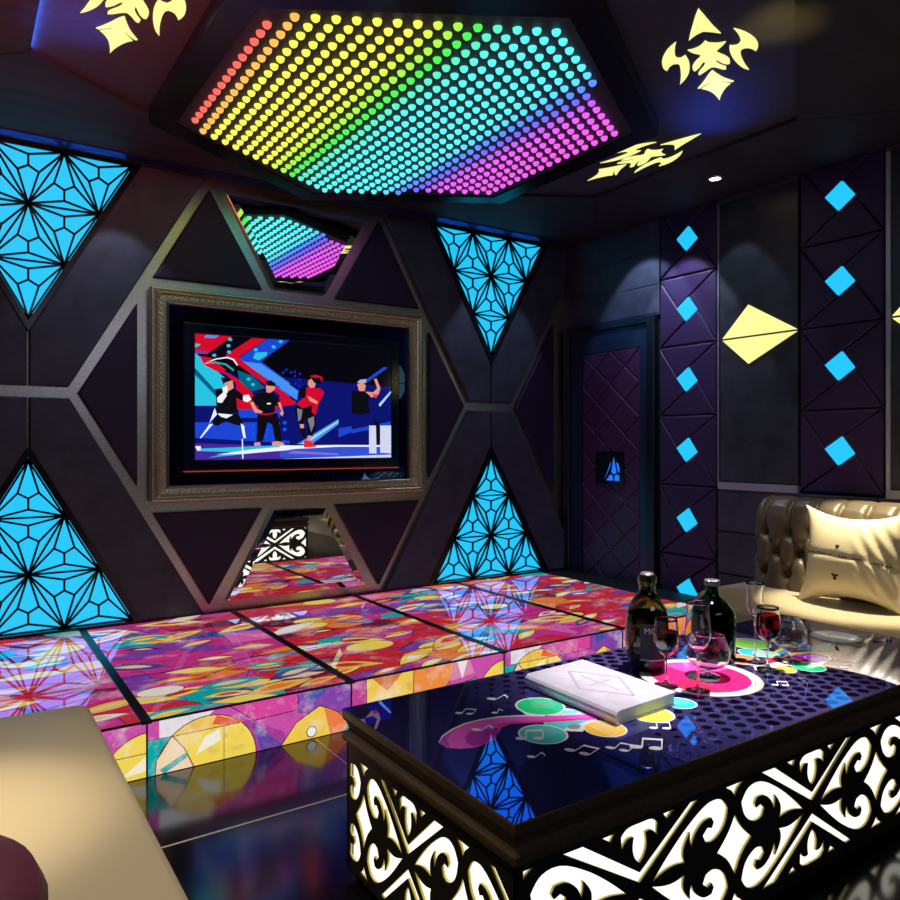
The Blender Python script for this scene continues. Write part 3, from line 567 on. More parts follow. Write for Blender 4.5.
bm = bmesh.new(); frame_ring(bm, T3, to, ti, [(0, -.018), (0, .002), (.1, .004), (.95, .004), (1, 0), (1, -.018)]); wipe(bm)
obj('bezel', bm, mat('blue_black_bezel', (.006, .01, .03), .12, ior=1.6), t)
P = Paint(FY(4.97), (ti[0][0], ti[0][1], ti[2][0], ti[2][1]))
P.add(rect(*ti[0], *ti[2]), (.001, .001, .004))
for col, pts in PICTURE:
    P.add([(ti[0][0]+a*(ti[2][0]-ti[0][0]), ti[0][1]+b*(ti[2][1]-ti[0][1])) for a, b in pts], tuple(c_**1.3 for c_ in col))
P.done('screen', M_pic, t)
obj('indicator_strip', pris(T3, rect(1.29, 1.190, 2.94, 1.197), -.016, .004), mat('red_indicator', (.05, 0, 0), .4, emit=(.7, .05, .04), strength=.55), t)
obj('back_shell', pris(T3, rect(1.30, 1.2, 2.93, 2.18), -.017, -.002), M_black, t)

# ------------------------------------------------------------------ glowing stage
SZ, SY = .233, 3.175
RED = (.62, .02, .04); MAG = (.62, .03, .25); PINK = (.75, .12, .42); YEL = (.95, .72, .10); ORG = (.9, .22, .04); TEAL = (.0, .42, .42); BLU = (.03, .06, .35); PUR = (.22, .04, .36); WHT = (.95, .9, .9); MRN = (.16, .01, .04)
LC = (.10, .01, .01)
t = thing('glowing_stage', 'low stage of backlit stained glass panels under the television', 'stage', (2., 4.1, 0))
obj('core', boxb(-.99, SY+.012, 0, RX-.001, 4.965, SZ-.012), M_blackmatt, t)
PW = .9405
def front(P, x, kind):
    a = lambda p: [(x+q[0], q[1]) for q in p]
    z0, z1 = .004, SZ-.002; w = PW
    P.add(rect(x, z0, x+w, z1), (.62, .08, .42))
    if kind == 'A':
        P.add(a([(.05, .24), (.30, .24), (.16, .14), (.05, .12)]), (.85, .8, .85))
        P.add(a([(0, .0), (0, .15), (.12, .148), (.06, 0)]), TEAL, .0025, LC)
        P.add(a([(.36, .24), (.62, .24), (.5, .12), (.43, .12)]), (.62, .12, .5))
        P.add(a([(.40, .0), (.40, .16), (.46, .142), (.6, .06), (.62, 0)]), (.4, .05, .35)); P.add(a([(.45, .13), (.49, 0), (.6, 0)]), (.12, .06, .4))
        P.add(a([(.667, .24), (.667, .14), (.80, .10), (.945, .1), (.945, .24)]), (.25, .06, .42), .0025, LC); P.add(a([(.70, .24), (.72, .17), (.80, .2), (.82, .24)]), (.06, .08, .4))
        P.add(a([(.347, .232), (.664, .226), (.664, .152), (.46, .146)]), (.72, .06, .36), .0045, LC)
        P.add(a(circ(.25, .0, .215, .204, 40)), YEL, .0045, LC)
        P.add(a([(.11, .15), (.2, .198), (.30, .197), (.40, .15)]), (.93, .6, .10)); P.add(a([(.29, .2), (.42, .149), (.34, .149), (.27, .165)]), (.85, .12, .06))
        P.add(a([(.036, 0), (.04, .06), (.102, .148), (.150, .088), (.189, .002)]), (.95, .70, .42), .0045, LC)
        P.add(a([(.05, .02), (.17, .075), (.16, .045), (.07, 0)]), (.05, .4, .42))
        P.add(a([(.104, .15), (.392, .15), (.392, .1465), (.104, .1465)]), LC); P.add(a(rect(.3205, 0, .3235, .15)), LC)
        P.add(a([(.24, .12), (.30, .14), (.31, .09), (.2, .05)]), (.95, .92, .75))
        P.add(a([(.586, 0), (.659, .09), (.776, .145), (.862, .103), (.951, .025), (.96, 0)]), (.93, .62, .08), .0045, LC)
        P.add(a([(.83, .0), (.80, .13), (.862, .103), (.951, .02), (.95, 0)]), (.88, .22, .06)); P.add(a([(.9, 0), (.93, .04), (.955, .02), (.955, 0)]), (.0, .25, .15))
        P.add(a(circ(.735, .034, .022)), (.9, .9, .92), .0045, LC)
    else:
        P.add(a([(0, .24), (0, .09), (.08, .05), (.12, .24)]), (.55, .05, .32), .0045, LC)
        P.add(a([(.085, .24), (.09, 0), (.30, 0), (.37, .06), (.36, .24)]), (.93, .62, .09), .0045, LC); P.add(a([(.10, .24), (.2, .15), (.26, .2), (.30, .24)]), (.7, .18, .05))
        P.add(a([(.36, .24), (.35, .0), (.46, 0), (.58, .14), (.62, .24)]), (.90, .28, .05), .0045, LC); P.add(a(rect(.09, .10, .36, .103)), LC)
        P.add(a([(.46, 0), (.56, .09), (.60, .06), (.66, 0)]), (.7, .04, .06), .0045, LC)
        P.add(a([(.56, .09), (.75, .12), (.80, 0), (.62, 0)]), TEAL, .0045, LC); P.add(a([(.60, .24), (.58, .13), (.74, .15), (.70, .24)]), (.75, .25, .45)); P.add(a([(.62, .24), (.70, .24), (.66, .13)]), (.9, .8, .85))
        P.add(a(circ(.95, -.01, .19, .195, 36)), YEL, .0045, LC); P.add(a(rect(.78, .10, .95, .103)), LC); P.add(a([(.84, .02), (.94, .09), (.94, .03)]), (.95, .9, .7))
rs = random.Random(11)
def starry(P, x0, y0, x1, y1, kind):
    w, d = x1-x0, y1-y0
    P.add(rect(x0, y0, x1, y1), MAG if kind == 'A' else RED)
    pal = ([PUR, MAG, RED, TEAL, PINK, MRN, RED, MAG, BLU] if kind == 'A' else [RED, MAG, MRN, ORG, RED, RED, PUR, RED, MAG])
    for k in range(44):
        cx, cy = rs.uniform(x0, x1), rs.uniform(y0, y1); c = rs.choice(pal)
        n = rs.randint(3, 5); a0 = rs.uniform(0, 6.28); r = rs.uniform(.10, .24)
        P.add([(cx+(q[0]-cx)*1.5, cy+(q[1]-cy)*.75) for q in circ(cx, cy, r, r, n, a0)], c, .0045, LC)
    for k in range(40):
        cx, cy = rs.uniform(x0, x1), rs.uniform(y0, y1); r = rs.uniform(.045, .105)
        c = rs.choice([YEL, YEL, ORG, TEAL, YEL, RED, MRN, BLU, (.95, .5, .08), YEL, ORG, (.9, .8, .7)])
        rot = rs.uniform(-.5, .5)
        if rs.random() < .25: P.add(circ(cx, cy, r*1.7, r, 30), c, .0045, LC)
        else:
            leaf = []
            for j in range(13): s = j/12; leaf.append((-r*2+4*r*s, math.sin(s*PI)*r*.75))
            for j in range(11, 0, -1): s = j/12; leaf.append((-r*2+4*r*s, -math.sin(s*PI)*r*.45))
            leaf = [(cx+a*math.cos(rot)-b*math.sin(rot), cy+a*math.sin(rot)+b*math.cos(rot)) for a, b in leaf]
            P.add(leaf, c, .0045, LC)
            P.add([(cx+(a-cx)*.55, cy+(b-cy)*.5+r*.1) for a, b in leaf], rs.choice([WHT, YEL, ORG, (.9, .6, .3), RED]))
    for yy in (y0+d*.36, y0+d*.68):
        P.add([(x0, yy-.008), (x1, yy+.016), (x1, yy+.028), (x0, yy+.004)], (.03, .005, .03))
xs = [-.99, .674-PW*1.0, .674, .674+PW, .674+2*PW, .674+3*PW, .674+4*PW]
kinds = ['A', 'B', 'A', 'B', 'A', 'B']
for i, (x0, x1) in enumerate(zip(xs, xs[1:])):
    x1 = min(x1, RX-.002); kd = kinds[i]
    P = Paint(FY(SY+.004), (x0, .003, x1, SZ-.004)); front(P, (x1-PW) if i == 0 else x0, kd)
    P.done('front_glass', M_stain, t)
    P = Paint(Top(SZ-.005), (x0+.02, SY+.012, x1-.02, 4.965)); starry(P, x0, SY, x1, 4.965, kd); P.done('top_glass', M_stain_top, t)
for x in xs[1:-1]: obj('seam_strip', boxb(x-.021, SY+.002, SZ-.012, x+.021, 4.965, SZ+.001), M_seam, t)
bm = bmesh.new(); box(bm, -.99, SY-.002, SZ-.006, RX-.002, SY+.008, SZ+.002); wipe(bm); obj('front_edge', bm, M_seam, t)
for x in xs[1:-1]: obj('front_joint', boxb(x-.003, SY-.001, .003, x+.004, SY+.004, SZ-.006), M_seam, t)

# ------------------------------------------------------------------ right wall: door, panels, padded columns
struct('trim_4', pris(RW, rect(3.93, 2.42, 5.03, Z_C), -.04, -.004), M_slate)
bm = bmesh.new()
for z0, z1, i in ((2.945, Z_C-.003, 0), (2.662, 2.938, 1), (2.43, 2.655, 2)):
    solo('slate_header_board', pris(RW, rect(3.93, z0, 4.995, z1), -.03, .0, .008, .005, 2), M_slate,
         ['topmost slate board above the door', 'middle slate board above the door', 'lowest slate board resting on the door frame'][i], 'wall panel', 'slate boards above the door')
# door frame and leaf
t = tag(thing('door_1', 'plum quilted door in a blue black frame with a small square window', 'door', (RX, 4.45, 0)), kind='structure')
M_dframe = mat('navy_door_frame', (.012, .018, .045), .3)
bm = bmesh.new(); o_ = rect(3.955, .0, 5.0, 2.418); i_ = rect(4.035, .0, 4.925, 2.36)
prism(bm, RW, [(3.955, .0), (4.035, .0), (4.035, 2.36), (4.925, 2.36), (4.925, 0), (5.0, 0), (5.0, 2.418), (3.955, 2.418)], -.02, .035, .006); wipe(bm)
obj('frame', bm, mat('black_door_casing', (.006, .008, .016), .3), t)
bm = bmesh.new(); frame_ring(bm, RW, rect(4.035, .0, 4.925, 2.36), rect(4.118, .0, 4.775, 2.178), [(0, -.02), (0, .012), (1, .012), (1, -.02)]); wipe(bm)
leaf = obj('leaf', bm, M_dframe, t)
# quilted diamonds
bm = bmesh.new(); dy, dz = .326, .286
y0, y1, z0, z1 = 4.122, 4.772, .02, 2.174
for j in range(-2, 15):
    for i in range(0, 7):
        cy = 4.445+(i-3)*dy+(0 if j % 2 else dy/2); cz = 1.889-.143+(j-11)*dz/2
        p = clip([(cy-dy/2+.004, cz), (cy, cz-dz/2+.006), (cy+dy/2-.004, cz), (cy, cz+dz/2-.006)], y0, z0, y1, z1)
        if len(p) > 2 and abs(area(p)) > .0006: prism(bm, RW, p, .0, .012, .010, .008, 2)
box(bm, RX-.004, y0, z0, RX+.01, y1, z1); wipe(bm)
obj('quilted_panel', bm, M_plumdoor, t)
obj('window', pris(RW, rect(4.282, 1.035, 4.602, 1.312), .0, .022, .004), M_black, t)
obj('window_glass', pris(RW, rect(4.312, 1.058, 4.574, 1.288), .02, .0235), mat('dark_window_glass', (.01, .012, .02), .05), t)
M_bl = mat('blue_reflection_glow', (.01, .03, .1), .4, emit=lin(35, 125, 255), strength=.9)  # lattice reflection in the window glass, imitated by glowing shapes
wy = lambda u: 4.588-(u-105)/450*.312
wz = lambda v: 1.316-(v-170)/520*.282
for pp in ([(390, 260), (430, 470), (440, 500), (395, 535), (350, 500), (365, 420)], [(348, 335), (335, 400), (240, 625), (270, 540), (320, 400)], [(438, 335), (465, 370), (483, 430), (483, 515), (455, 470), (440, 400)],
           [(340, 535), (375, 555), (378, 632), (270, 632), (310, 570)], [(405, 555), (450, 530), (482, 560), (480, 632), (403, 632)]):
    obj('blue_reflection_piece', pris(RW, [(wy(u), wz(v)) for u, v in pp], .0236, .0245), M_bl, t)

# padded columns
def tile(y0, y1, z0, z1, label, group):
    t = thing('padded_tile', label, 'wall tile', (RX, (y0+y1)/2, max(z0, 0)), group)
    cy, cz = (y0+y1)/2, 2.415-2.408+(z0+z1)/2
    Lv, Tv, Rv, Bv = (cy+.095, cz+.012), (cy-.011, cz+.090), (cy-.093, cz-.012), (cy+.012, cz-.091)
    TL, TR, BR, BL = (y1, z1), (y0, z1), (y0, z0), (y1, z0)
    lo = .26 if z0 < .2 else z0
    for p in ([TL, TR, Lv], [TR, BR, Tv], [BR, BL, Rv], [BL, TL, Bv]):
        q = offset(p, .0035); q = clip(q, y0, -1, y1, Z_C-.002)
        if z0 < 0: q = clip(q, y0, .002, y1, 9) if q else q
        if len(q) > 2: obj('pad', pris(RW, q, -.03, .002, .013, .014, 3), M_plum, t)
    obj('diamond_light', pris(RW, [Lv, Tv, Rv, Bv], -.03, .004), M_cyan, t)
nthc = ['topmost', 'second from the top', 'third from the top', 'fourth from the top', 'fifth from the top', 'lowest, behind the bottles']
zt = [3.226, 2.683, 2.141, 1.598, 1.056, .514, -.029]
for k in range(6):
    tile(3.403, 3.925, zt[k+1], zt[k], 'plum tile with cyan diamond, column beside the door, ' + nthc[k], 'padded tiles on the column by the door')
for k in range(4):
    tile(2.238, 2.766, zt[k+1], zt[k], 'plum tile with cyan diamond, column above the tufted sofa, ' + ['topmost', 'second from the top', 'third from the top', 'lowest'][k], 'padded tiles on the column above the sofa')
# slate glass panel bays with kite lights
def bay(y0, y1, label):
    t = thing('slate_bay_panel', label, 'wall panel', (RX, (y0+y1)/2, 1.05))
    obj('board', pris(RW, rect(y0+.004, 1.105, y1-.004, 3.145), -.03, -.006), mat('slate_stone', (.032, .036, .044), .4, noise=(4, .6, (1, 1, 1))), t)
    obj('lower_trim', pris(RW, rect(y0, 1.046, y1, 1.098), -.029, .004), M_silver, t)
    obj('upper_trim', pris(RW, rect(y0, 3.146, y1, 3.174), -.029, .004), mat('dull_upper_trim', (.12, .10, .12), .4, .5), t)
    sw = .006 if y1 > 3 else .026
    obj('side_trim', pris(RW, rect(y1-sw, 1.098, y1, 3.146), -.029, .004), M_silver, t)
bay(2.780, 3.392, 'tall slate panel with silver trim between the two plum columns')
bay(1.595, 2.225, 'tall slate panel with silver trim at the right edge of the picture')
def kite(yl, yr, label):
    zc = H+.764; cy = yl-.208
    t = thing('kite_light', label, 'wall light', (RX, cy, zc-.2), 'yellow kite lights on the right wall')
    d = .007
    obj('upper_diffuser', pris(RW, [(yl, zc+d), (yr, zc+d), (cy, zc+.226)], -.006, .003), M_yel, t)
    obj('lower_diffuser', pris(RW, [(yl, zc-d), (cy, zc-.193), (yr, zc-d)], -.006, .003), M_yel, t)
kite(3.352, 2.785, 'pale yellow kite shaped wall light between the two plum columns')
kite(2.190, 1.62, 'pale yellow kite shaped wall light cut by the right edge of the picture')
for i, (z0, z1) in enumerate(((.737, 1.046), (.430, .731), (.12, .424))):
    solo('slate_dado_board', pris(RW, rect(1.0, z0, 3.395, z1), -.03, .0, .008, .006, 2), M_slate,
         ['topmost slate board behind the sofa, under the silver trim', 'middle slate board behind the tufted sofa', 'lowest slate board behind the tufted sofa'][i], 'wall panel', 'slate boards behind the sofa')
# small recessed downlight
t = thing('downlight', 'small bright round downlight in the ceiling above the plum column', 'downlight', (4.33, 3.115, Z_C))
bm = bmesh.new(); lathe(bm, 4.33, 3.115, Z_C, [(.036, .002), (.036, -.008), (.050, -.008), (.052, .002)], 24); wipe(bm); obj('rim', bm, M_silver, t)
bm = bmesh.new(); prism(bm, Ceil(Z_C), circ(4.33, 3.115, .036, n=20), -.002, .004); wipe(bm)
obj('lamp', bm, mat('downlight_lamp', (.8, .8, .8), .3, emit=(1, .72, .5), strength=14), t)

# ------------------------------------------------------------------ tufted sofa on the right
SH = .478
t = thing('tufted_sofa', 'champagne leather sofa with tufted backrest against the right wall', 'sofa', (4.2, 1.4, 0))
# seat: rounded far end
def rr(x0, y0, x1, y1, r, n=12):
    out = []
    for cx, cy, a0 in ((x1-r*.2, y1-r*.2, 0), (x0+r, y1-r, 90)):
        rad = r if cx == x0+r else r*.2
        for k in range(n+1):
            a = math.radians(a0+90*k/n); out.append((cx+rad*math.cos(a), cy+rad*math.sin(a)))
    return out+[(x0, y0), (x1, y0)]
seat = rr(3.60, -.6, 4.55, 2.93, .42)
obj('seat', pris(Top(.0), seat, .33, SH, .045, .04, 5), M_leather, t, smooth=False)
base = rr(3.64, -.58, 4.60, 2.89, .40)
obj('base', pris(Top(.0), base, .0, .33), mat('dark_brown_sofa_base', (.10, .07, .045), .45), t)
# backrest with diamond tufting
yb0, yb1 = -.6, 2.83
cols, rows = 330, 110
btn = []
dyb, dzb = .158, .13
for j in range(4):
    for i in range(0):
        y = yb1-.10-(i+(.5 if j % 2 else 0))*dyb
        if y > yb0: btn.append((y, .30-.02+j*.1-.09+.0))
def prof(s):
    """backrest outline: s 0..1 up the front, over the roll and down the back"""
    pts = [(4.29, .44), (4.325, .62), (4.365, .80), (4.40, .92), (4.44, .985), (4.50, 1.025), (4.58, 1.038), (4.67, 1.00), (4.72, .90), (4.73, .5), (4.73, .1)]
    L = [0]
    for a, b in zip(pts, pts[1:]): L.append(L[-1]+math.dist(a, b))
    d = s*L[-1]
    for k in range(len(pts)-1):
        if d <= L[k+1] or k == len(pts)-2:
            u = (d-L[k])/(L[k+1]-L[k]); a, b = pts[k], pts[k+1]
            return (a[0]+(b[0]-a[0])*u, a[1]+(b[1]-a[1])*u), L[-1]
Ltot = prof(0)[1]
rowd = [.145, .275, .40]     # button rows by distance up the front
btns = []
for j, d in enumerate(rowd):
    for i in range(-1, 22): btns.append((yb1-.075-(i+(.5 if j % 2 else 0))*dyb, d))
# top pleats run up from the last row of buttons
def tuft(y, d):
    h = .034
    m = 9
    for by, bd in btns:
        r = math.hypot((y-by)/.95, (d-bd))
        if r < .14: m = min(m, r)
    dep = 0
    if m < 9: dep = -.060*math.exp(-(m/.030)**1.6)
    # diamond folds between neighbouring buttons
    best = 9
    for by, bd in btns:
        for oy, od in ((dyb/2, .1325), (-dyb/2, .1325)):
            if bd+od > rowd[-1]+.01: continue
            ax, ay = by, bd; bx, bz = by+oy, bd+od
            vx, vy = bx-ax, bz-ay; tt = max(0, min(1, ((y-ax)*vx+(d-ay)*vy)/(vx*vx+vy*vy)))
            best = min(best, math.hypot(y-ax-tt*vx, d-ay-tt*vy))
    for by, bd in btns:
        if bd == rowd[-1] and d > bd-.001: best = min(best, abs(y-by)+max(0, d-.62)*.2)
        if bd == rowd[0] and d < bd: best = min(best, abs(y-by))
    dep -= .026*math.exp(-(best/.017)**1.3)
    return dep
bm = bmesh.new(); grid = []
for r in range(rows+1):
    s = (r/rows)**1.0; (px, pz), _ = prof(s); (qx, qz), _ = prof(min(1, s+.005)); (rx, rz), _ = prof(max(0, s-.005))
    tx, tz = qx-rx, qz-rz; l = math.hypot(tx, tz) or 1; nx, nz = -tz/l, tx/l
    row = []
    for c in range(cols+1):
        y = yb1-(yb1-yb0)*c/cols
        if c < 240: y = yb1-1.35*c/240
        else: y = (yb1-1.35)-((yb1-1.35)-yb0)*(c-240)/(cols-240)
        d = s*Ltot
        dd = tuft(y, d) if d < .75 else 0
        e = max(0, 1-(yb1-y)/.05); dd -= .04*e*e
        row.append(bm.verts.new((px+nx*dd, y+.07*max(0, min(1, (pz-.44)/.6)), pz+nz*dd)))
    grid.append(row)
for a, b in zip(grid, grid[1:]):
    for c in range(cols): bm.faces.new((a[c], a[c+1], b[c+1], b[c]))
bm.faces.new([g_[0] for g_ in grid]); bm.faces.new([g_[-1] for g_ in grid][::-1])
bm.faces.new(grid[0]+grid[-1][::-1])
wipe(bm); bk = obj('backrest', bm, M_leatherdark, t, smooth=True)
for by, bd in btns:
    if by > yb1-.03 or by < .9: continue
    (px, pz), _ = prof(bd/Ltot)
    bm = bmesh.new(); bmesh.ops.create_uvsphere(bm, u_segments=10, v_segments=6, radius=.008)
    for v in bm.verts: v.co = Vector((px+.046, by+.07*(pz-.44)/.6, pz-.012))+Vector((v.co.x*.6, v.co.y, v.co.z))
    obj('button', bm, mat('tuft_button', (.20, .15, .09), .4), bk, smooth=True)

# pillow leaning on the backrest
def pillow(name, fr, w, h, thick, m, label, sag=.16, n=40):
    bm = bmesh.new(); G = {}
    for s in (1, -1):
        for i in range(n+1):
            for j in range(n+1):
                u, v = i/n*2-1, j/n*2-1
                e = (1-u*u)*(1-v*v)
                if s == -1 and (i in (0, n) or j in (0, n)): G[s, i, j] = G[1, i, j]; continue
                pinch = 1-sag*(1-abs(u)**2)*abs(v)**3*1.6; pv = 1-sag*(1-abs(v)**2)*abs(u)**3
                pinch2 = pinch
                a = u*w/2*pv; b = v*h/2*pinch2
                th = thick/2*(max(0, e)**.75)
                wr = (.012*math.sin(a*90+b*55)*max(0, u)**1.5*(1-abs(u))*4*(1-abs(v)**3)-.008*math.exp(-((b+.012+.1*a)/.010)**2)*(1-v*v)) if s == 1 else 0
                G[s, i, j] = bm.verts.new(fr(a, b, s*th+wr))
    for s in (1, -1):
        for i in range(n):
            for j in range(n):
                q = [G[s, i, j], G[s, i+1, j], G[s, i+1, j+1], G[s, i, j+1]]
                bm.faces.new(q if s == 1 else q[::-1])
    wipe(bm)
    return bm
pa = math.radians(-24)
nrm = Vector((-math.cos(.25)*math.cos(.10), -math.sin(.10)*math.cos(.25), math.sin(.25)))
upv = Vector((math.sin(.25), 0, math.cos(.25))); upv = (upv-nrm*upv.dot(nrm)).normalized(); rgt = upv.cross(nrm).normalized()
rt = (rgt*math.cos(math.radians(2))+upv*math.sin(math.radians(2))).normalized(); ut = nrm.cross(rt).normalized()
if ut.z < 0: ut = -ut
PF = Fr((4.20, 2.14, .742), rt, ut, nrm)
t = thing('throw_pillow', 'champagne satin throw pillow leaning on the tufted sofa', 'pillow', (4.15, 2.13, .49))
bm = pillow('p', PF, .57, .58, .26, M_cream, '')
obj('cover', bm, M_cream, t, smooth=True)
# gathered seam with dark beads and a small flower mark
M_bead = mat('dark_bead', (.03, .02, .01), .3)
def pil_h(a, b):
    u, v = a/.285, b/.29; e = max(0, (1-u*u)*(1-v*v)); return .13*(e**.75)
for k in range(26):
    a = -.21+.42*k/25
    if k in (3, 7, 9, 10, 14, 19, 20): continue
    h = pil_h(a, 0)-.006
    obj('seam_bead', pris(PF, circ(a, -.012-.1*a+.002*math.sin(k*2.), .0065, .0035, 8), h-.012, h+.003), M_bead, t)
for (ca, cb, sc) in ((-.042, -.118, 1.), (-.038, .045, .5)):
    p = []
    for k in range(36):
        a = 2*PI*k/36; r = (.004+.018*abs(math.cos(1.5*a))**2)*sc; p.append((ca+r*math.cos(a+.5), cb+r*math.sin(a+.5)))
    h = pil_h(ca, cb); obj('flower_mark', pris(PF, p, h-.015, h+.003), M_bead, t)

# ------------------------------------------------------------------ near sofa at lower left
t = thing('near_sofa', 'smooth champagne leather sofa seat filling the lower left corner', 'sofa', (-.2, 1.6, 0))
s2 = rr(-.40, -.4, .385, 2.74, .10)
out = []
for cx, cy, a0 in ((.412-.05, 2.88-.05, 0), (-.45+.05, 2.91-.05, 90)):
    r = .05
    for k in range(9):
        a = math.radians(a0+90*k/8); out.append((cx+r*math.cos(a), cy+r*math.sin(a)))
out += [(-.45, -.4), (.412, -.4)]
obj('seat', pris(Top(0), out, .30, .455, .03, .03, 5), M_leather, t)
obj('base', boxb(-.88, -.38, 0, .36, 2.82, .30), mat('dark_brown_sofa_base'), t)
obj('backrest', pris(FY(2.70), [(-.40, .30), (-.40, .95), (-.5, 1.0), (-.9, 1.0), (-.9, .30)], -.0, 3.0) if False else boxb(-.95, -.4, .30, -.455, 2.72, .95, .04), M_leather, t)
t = thing('round_cushion', 'dark plum cushion lying on the near sofa seat', 'pillow', (-.05, 1.5, .45))
obj('cover', (lambda bm: (lathe(bm, -.14, 1.585, .456, [(0, 0), (.20, 0), (.265, .03), (.295, .075), (.275, .12), (.20, .152), (.08, .165), (0, .167)], 40), wipe(bm), bm)[-1])(bmesh.new()), mat('plum_cushion_cover', (.085, .010, .035), .65), t, smooth=True)

# ------------------------------------------------------------------ coffee table
TX0, TX1, TY0, TY1, TZ = 1.046, 3.455, 1.262, 2.124, .533
t = thing('coffee_table', 'large black glass topped coffee table with glowing scroll fretwork sides', 'coffee table', ((TX0+TX1)/2, (TY0+TY1)/2, 0))
bm = bmesh.new()
def rr2(d): return rect(TX0+d, TY0+d, TX1-d, TY1-d)
frame_ring(bm, Top(0), rr2(0), rr2(.05), [(.3, .42), (.3, .432), (.02, .436), (0, .446), (.02, .456), (.22, .460), (.34, .472), (.22, .490), (.06, .500), (0, .508), (0, .528), (.03, .5322), (.06, .5325), (.07, .500), (1, .500), (1, .42)])
wipe(bm); obj('rim_moulding', bm, M_rim, t)
gt = obj('glass_top', pris(Top(0), rr2(.003), .50, TZ-.0008), mat('black_glass_base', (.004, .004, .012), .02), t)
P = Paint(Top(TZ-.0007), (TX0+.004, TY0+.004, TX1-.004, TY1-.004), .00001)
P.add(rr2(.004), (.014, .011, .06))
P.k += 4; DOT = (.002, .002, .004); PAL = (.045, .032, .12)
# perforated field: pale violet cells whose black holes grow towards the right
P.add([(1.40, 2.2), (1.66, 1.2), (3.5, 1.2), (3.5, 2.2)], (.022, .017, .075)); P.add([(1.62, 2.2), (1.95, 1.2), (3.5, 1.2), (3.5, 2.2)], (.034, .025, .10)); P.add([(1.9, 2.2), (2.2, 1.2), (3.5, 1.2), (3.5, 2.2)], (.05, .036, .13))
P.k += 2; r = 0; y = 1.30
while y < 2.10:
    x = 1.36+(.033 if r % 2 else 0)
    while x < 3.33:
        e = min(1, max(0, (x-1.30-.25*(2.1-y)/.8)/.55)); rad = .004+.0195*e
        if rad > .006: P.add(circ(x, y, rad, rad*.86, 12), DOT, same=True)
        x += .066
    y += .044; r += 1
WHT2 = (.80, .78, .74)
P.add(PP['white1'], WHT2); P.add(PP['green_tail'], (.25, .75, .68)); P.add(PP['cyan_tail'], (.10, .62, .66))
P.add(PP['ribbon_rim'], WHT2); P.add(PP['ribbon'], (.75, .10, .55)); P.add(PP['ribbon_hot'], (.78, .03, .22)); P.add(PP['ribbon_dark'], (.42, .03, .36)); P.add(PP['ribbon_pur'], (.38, .06, .45))
P.add(PP['ring_eye'], (.3, .3, .3))
# record with pink label behind the glasses
cx, cy = 2.279, 1.705
P.add(circ(cx, cy, .216, n=48), (.10, .10, .09)); P.add(circ(cx, cy, .213, n=48), (.45, .44, .38)); P.add(circ(cx-.005, cy, .205, n=48), (.80, .80, .74)); P.add(circ(cx-.003, cy, .190, n=48), (.05, .05, .05)); P.add(circ(cx-.003, cy, .188, n=48), (.62, .64, .56))
P.add(circ(cx, cy, .174, n=48), (.80, .02, .16)); P.add([(cx, cy), (cx+.172, cy+.0), (cx+.149, cy+.086), (cx+.086, cy+.149), (cx, cy+.172)], (.80, .08, .42)); P.add([(cx, cy), (cx-.172, cy), (cx-.149, cy-.086), (cx-.086, cy-.149)], (.85, .02, .10))
P.add(circ(cx, cy-.015, .055, n=28), (.28, .36, .32)); P.add(circ(cx, cy-.015, .016, n=16), (.01, .01, .01))
for k in ('yel', 'blue', 'magband', 'whiteband', 'redband', 'orangearc', 'violetband'):
    P.add(PP[k], dict(yel=(.9, .78, .08), blue=(.10, .42, .80), magband=(.75, .08, .55), whiteband=WHT2, redband=(.80, .02, .05), orangearc=(.9, .45, .12), violetband=(.45, .02, .80))[k])
for n_, x, y, r, col in PC:
    P.add(circ(x, y, r*1.09, n=32), WHT2 if n_ not in ('white',) else (.55, .7, .75)); P.add(circ(x, y, r, n=32), col)
    P.add(circ(x+r*.25, y+r*.1, r*.6, r*.5, 20), tuple(min(1, c*.8+.08) for c in col))
    if n_ == 'orange': P.add(circ(x-.015, y-.01, r*.5, n=20), DOT)
# musical notes
def note(x, y, s, rot, kind):
    R_ = lambda pts: [(x+(a*math.cos(rot)-b*math.sin(rot))*s, y+(a*math.sin(rot)+b*math.cos(rot))*s) for a, b in pts]
    P.add(R_(circ(0, 0, .34, .24, 14, rot=.3)), WHT2); P.add(R_(rect(.25, 0, .33, 1.25)), WHT2)
    if kind == 2:
        P.add(R_(circ(.95, .12, .34, .24, 14, rot=.3)), WHT2); P.add(R_(rect(1.2, .1, 1.28, 1.4)), WHT2)
        P.add(R_([(.25, 1.05), (.25, 1.3), (1.28, 1.48), (1.28, 1.23)]), WHT2)
    else: P.add(R_([(.33, 1.25), (.75, .95), (.8, .55), (.68, .85), (.33, 1.0)]), WHT2)
for x, y, s_, rot, kd in ((1.335, 1.885, .035, -.9, 2), (1.37, 1.625, .05, -.7, 2), (1.312, 1.515, .035, -1.2, 1), (1.43, 1.49, .045, -1.3, 2), (1.535, 1.44, .04, -1.2, 2), (1.60, 1.405, .055, -.9, 2),
                          (1.50, 1.93, .05, -1.2, 1), (1.43, 1.825, .03, -.8, 1), (2.825, 1.475, .045, -.9, 1), (1.92, 1.60, .04, -1., 1), (1.75, 1.47, .04, -.8, 2), (2.42, 1.50, .035, -.9, 2), (1.30, 1.745, .045, -1.2, 1)):
    note(x, y, s_, rot, kd)
P.done('printed_graphic', M_print, gt)

